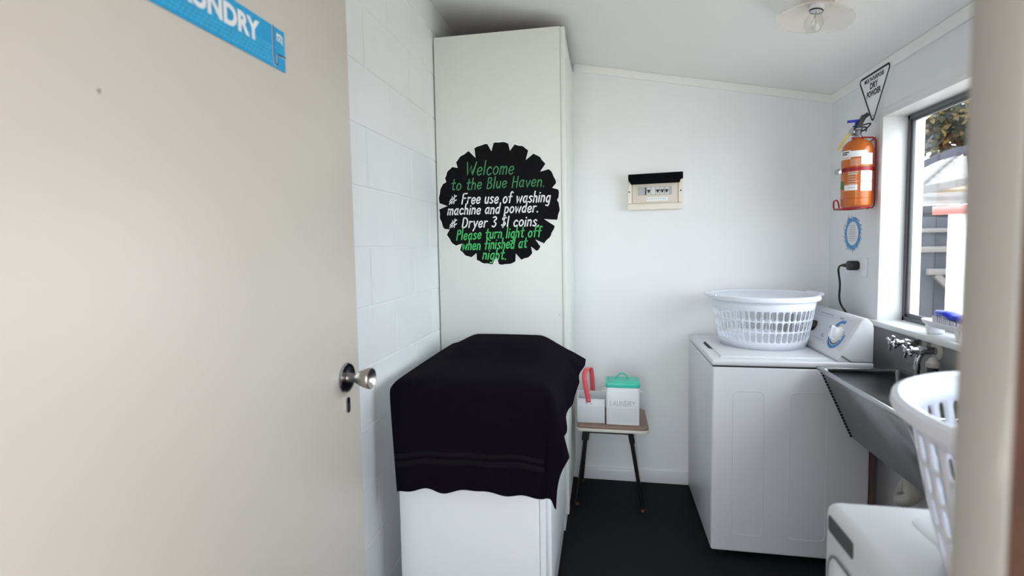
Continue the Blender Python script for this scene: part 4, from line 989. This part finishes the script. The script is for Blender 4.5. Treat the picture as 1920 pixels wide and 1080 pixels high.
# bracket shelf on the fence
bk = thing('timber_bracket', 'pale timber shelf bracket fixed on the fence', 'bracket', (3.98, 6.85, .6))
bm = B(); box(bm, 3.84, 4.3, 6.88, 6.938, .93, 1.0, .004); obj('shelf_board', bm, FENCEP, bk)
bm = B(); bar(bm, (3.93, 6.91, .93), (4.22, 6.91, .62), .07, .05, up=(0, 1, 0)); obj('brace', bm, FENCEP, bk)
# white shed wall with salmon gutter
sh = thing('shed', 'bright white shed with salmon gutter close outside the window', 'shed', (3.4, 4.6, -.08))
SC, E1, E2 = Vector((2.63, 4.5, 0)), Vector((.82, -.57, 0)), Vector((.57, .82, 0))
sp = lambda a, b_: ((SC+E1*a+E2*b_).x, (SC+E1*a+E2*b_).y)
bm = B(); prism(bm, [sp(0, 0), sp(1.6, 0), sp(1.6, 1.3), sp(0, 1.3)], 'Z', -.082, 1.575); obj('wall', bm, BUILDW, sh)
bm = B(); ga, gb = sp(-.09, -.05), sp(1.7, -.05); tube(bm, [(ga[0], ga[1], 1.585), (gb[0], gb[1], 1.585)], .034, 14); obj('gutter', bm, SALMON, sh)
bm = B(); prism(bm, [sp(-.06, -.03), sp(1.66, -.03), sp(1.66, 1.36), sp(-.06, 1.36)], 'Z', 1.576, 1.61); obj('roof', bm, SALMON, sh)
# curved slate awning beam
aw = thing('awning', 'curved slate blue awning edge outside under the trees', 'awning', (3.45, 6.0, 2.0))
bm = B(); up_, lo_ = [], []
prof_u = cr([(3.16, 2.118, 0), (3.28, 2.185, 0), (3.40, 2.238, 0), (3.55, 2.290, 0), (3.72, 2.335, 0), (4.1, 2.42, 0), (4.8, 2.54, 0)], 5); prof_l = cr([(3.16, 2.03, 0), (3.28, 2.105, 0), (3.40, 2.163, 0), (3.55, 2.210, 0), (3.72, 2.252, 0), (4.1, 2.33, 0), (4.8, 2.45, 0)], 5)
for a_, b_ in ((prof_u, prof_l),):
    A = [[bm.verts.new((p.x, y, p.y)) for p in s] for y in (5.99, 6.03) for s in (a_, b_)]
    for i in range(len(a_)-1):
        for r0, r1 in ((0, 1), (1, 3), (3, 2), (2, 0)): bm.faces.new((A[r0][i], A[r0][i+1], A[r1][i+1], A[r1][i]))
obj('valance', bm, CANB, aw)
bm = B(); tube(bm, [(3.165, 6.01, 2.10), (3.34, 6.01, 2.43)], .008, 8); obj('guy_rope', bm, CANB, aw)
bm = B(); tube(bm, [(4.75, 6.01, -.082), (4.75, 6.01, 2.50)], .035, 10); obj('post', bm, CANB, aw)
bm = B(); box(bm, -3.0, 3.0, -1.0, .22, 2.22, 2.30, .004); obj('trim_7', bm, SOFF, label='unseen porch soffit added above the doorway to cut sky light', kind='structure')  # unseen soffit, added to cut the sky light reaching the door from above
# trees
def tree(label, c, rad, nleaf, base, mats, seed):
    rnd = random.Random(seed); t = thing('tree', label, 'tree', (base[0], base[1], -.082))
    bm = B(); tube(bm, [(base[0], base[1], -.082), ((base[0]+c[0])/2, (base[1]+c[1])/2+.1, c[2]*.6), c], [.12, .09, .04], 10, sm=4)
    for k in range(5):
        a = rnd.uniform(0, 6.28); tube(bm, [(base[0]*.3+c[0]*.7, base[1]*.3+c[1]*.7, c[2]*.8), (c[0]+rad[0]*.7*math.cos(a), c[1]+rad[1]*.7*math.sin(a), c[2]+rnd.uniform(-.3, .5)*rad[2])], [.04, .015], 6)
    obj('trunk', bm, BARK, t)
    bm = B()
    for i in range(nleaf):
        while True:
            p = Vector((rnd.uniform(-1, 1), rnd.uniform(-1, 1), rnd.uniform(-1, 1)))
            if p.length < 1 and p.length > .25: break
        cl = Vector((math.sin(p.x*9+seed), math.sin(p.y*9), math.sin(p.z*9)))*.09
        p = p+cl; q = Vector((c[0]+p.x*rad[0], c[1]+p.y*rad[1], c[2]+p.z*rad[2])); s = rnd.uniform(.035, .075)
        u = Vector((rnd.uniform(-1, 1), rnd.uniform(-1, 1), rnd.uniform(-.6, .6))).normalized(); v = u.cross(Vector((rnd.uniform(-1, 1), rnd.uniform(-1, 1), rnd.uniform(-1, 1)))).normalized()
        mi = 1 if rnd.random() < (.28 if p.x < -.1 else .10) else 0
        f = bm.faces.new([bm.verts.new(q - u*s), bm.verts.new(q + v*s*.5), bm.verts.new(q + u*s), bm.verts.new(q - v*s*.5)]); f.material_index = mi
    tag(obj('foliage', bm, mats, t, ang=180), kind='stuff')
tree('dense dark leafy tree with pale tips seen at the top of the window', (4.84, 8.2, 3.20), (.74, .8, .64), 8000, (6.0, 8.6), [LEAF, LEAFY], 3)
tree('smaller leafy tree low at the left edge of the window view', (4.98, 9.6, 2.98), (.30, .4, .40), 1300, (4.9, 9.9), [LEAF, LEAFY], 5)
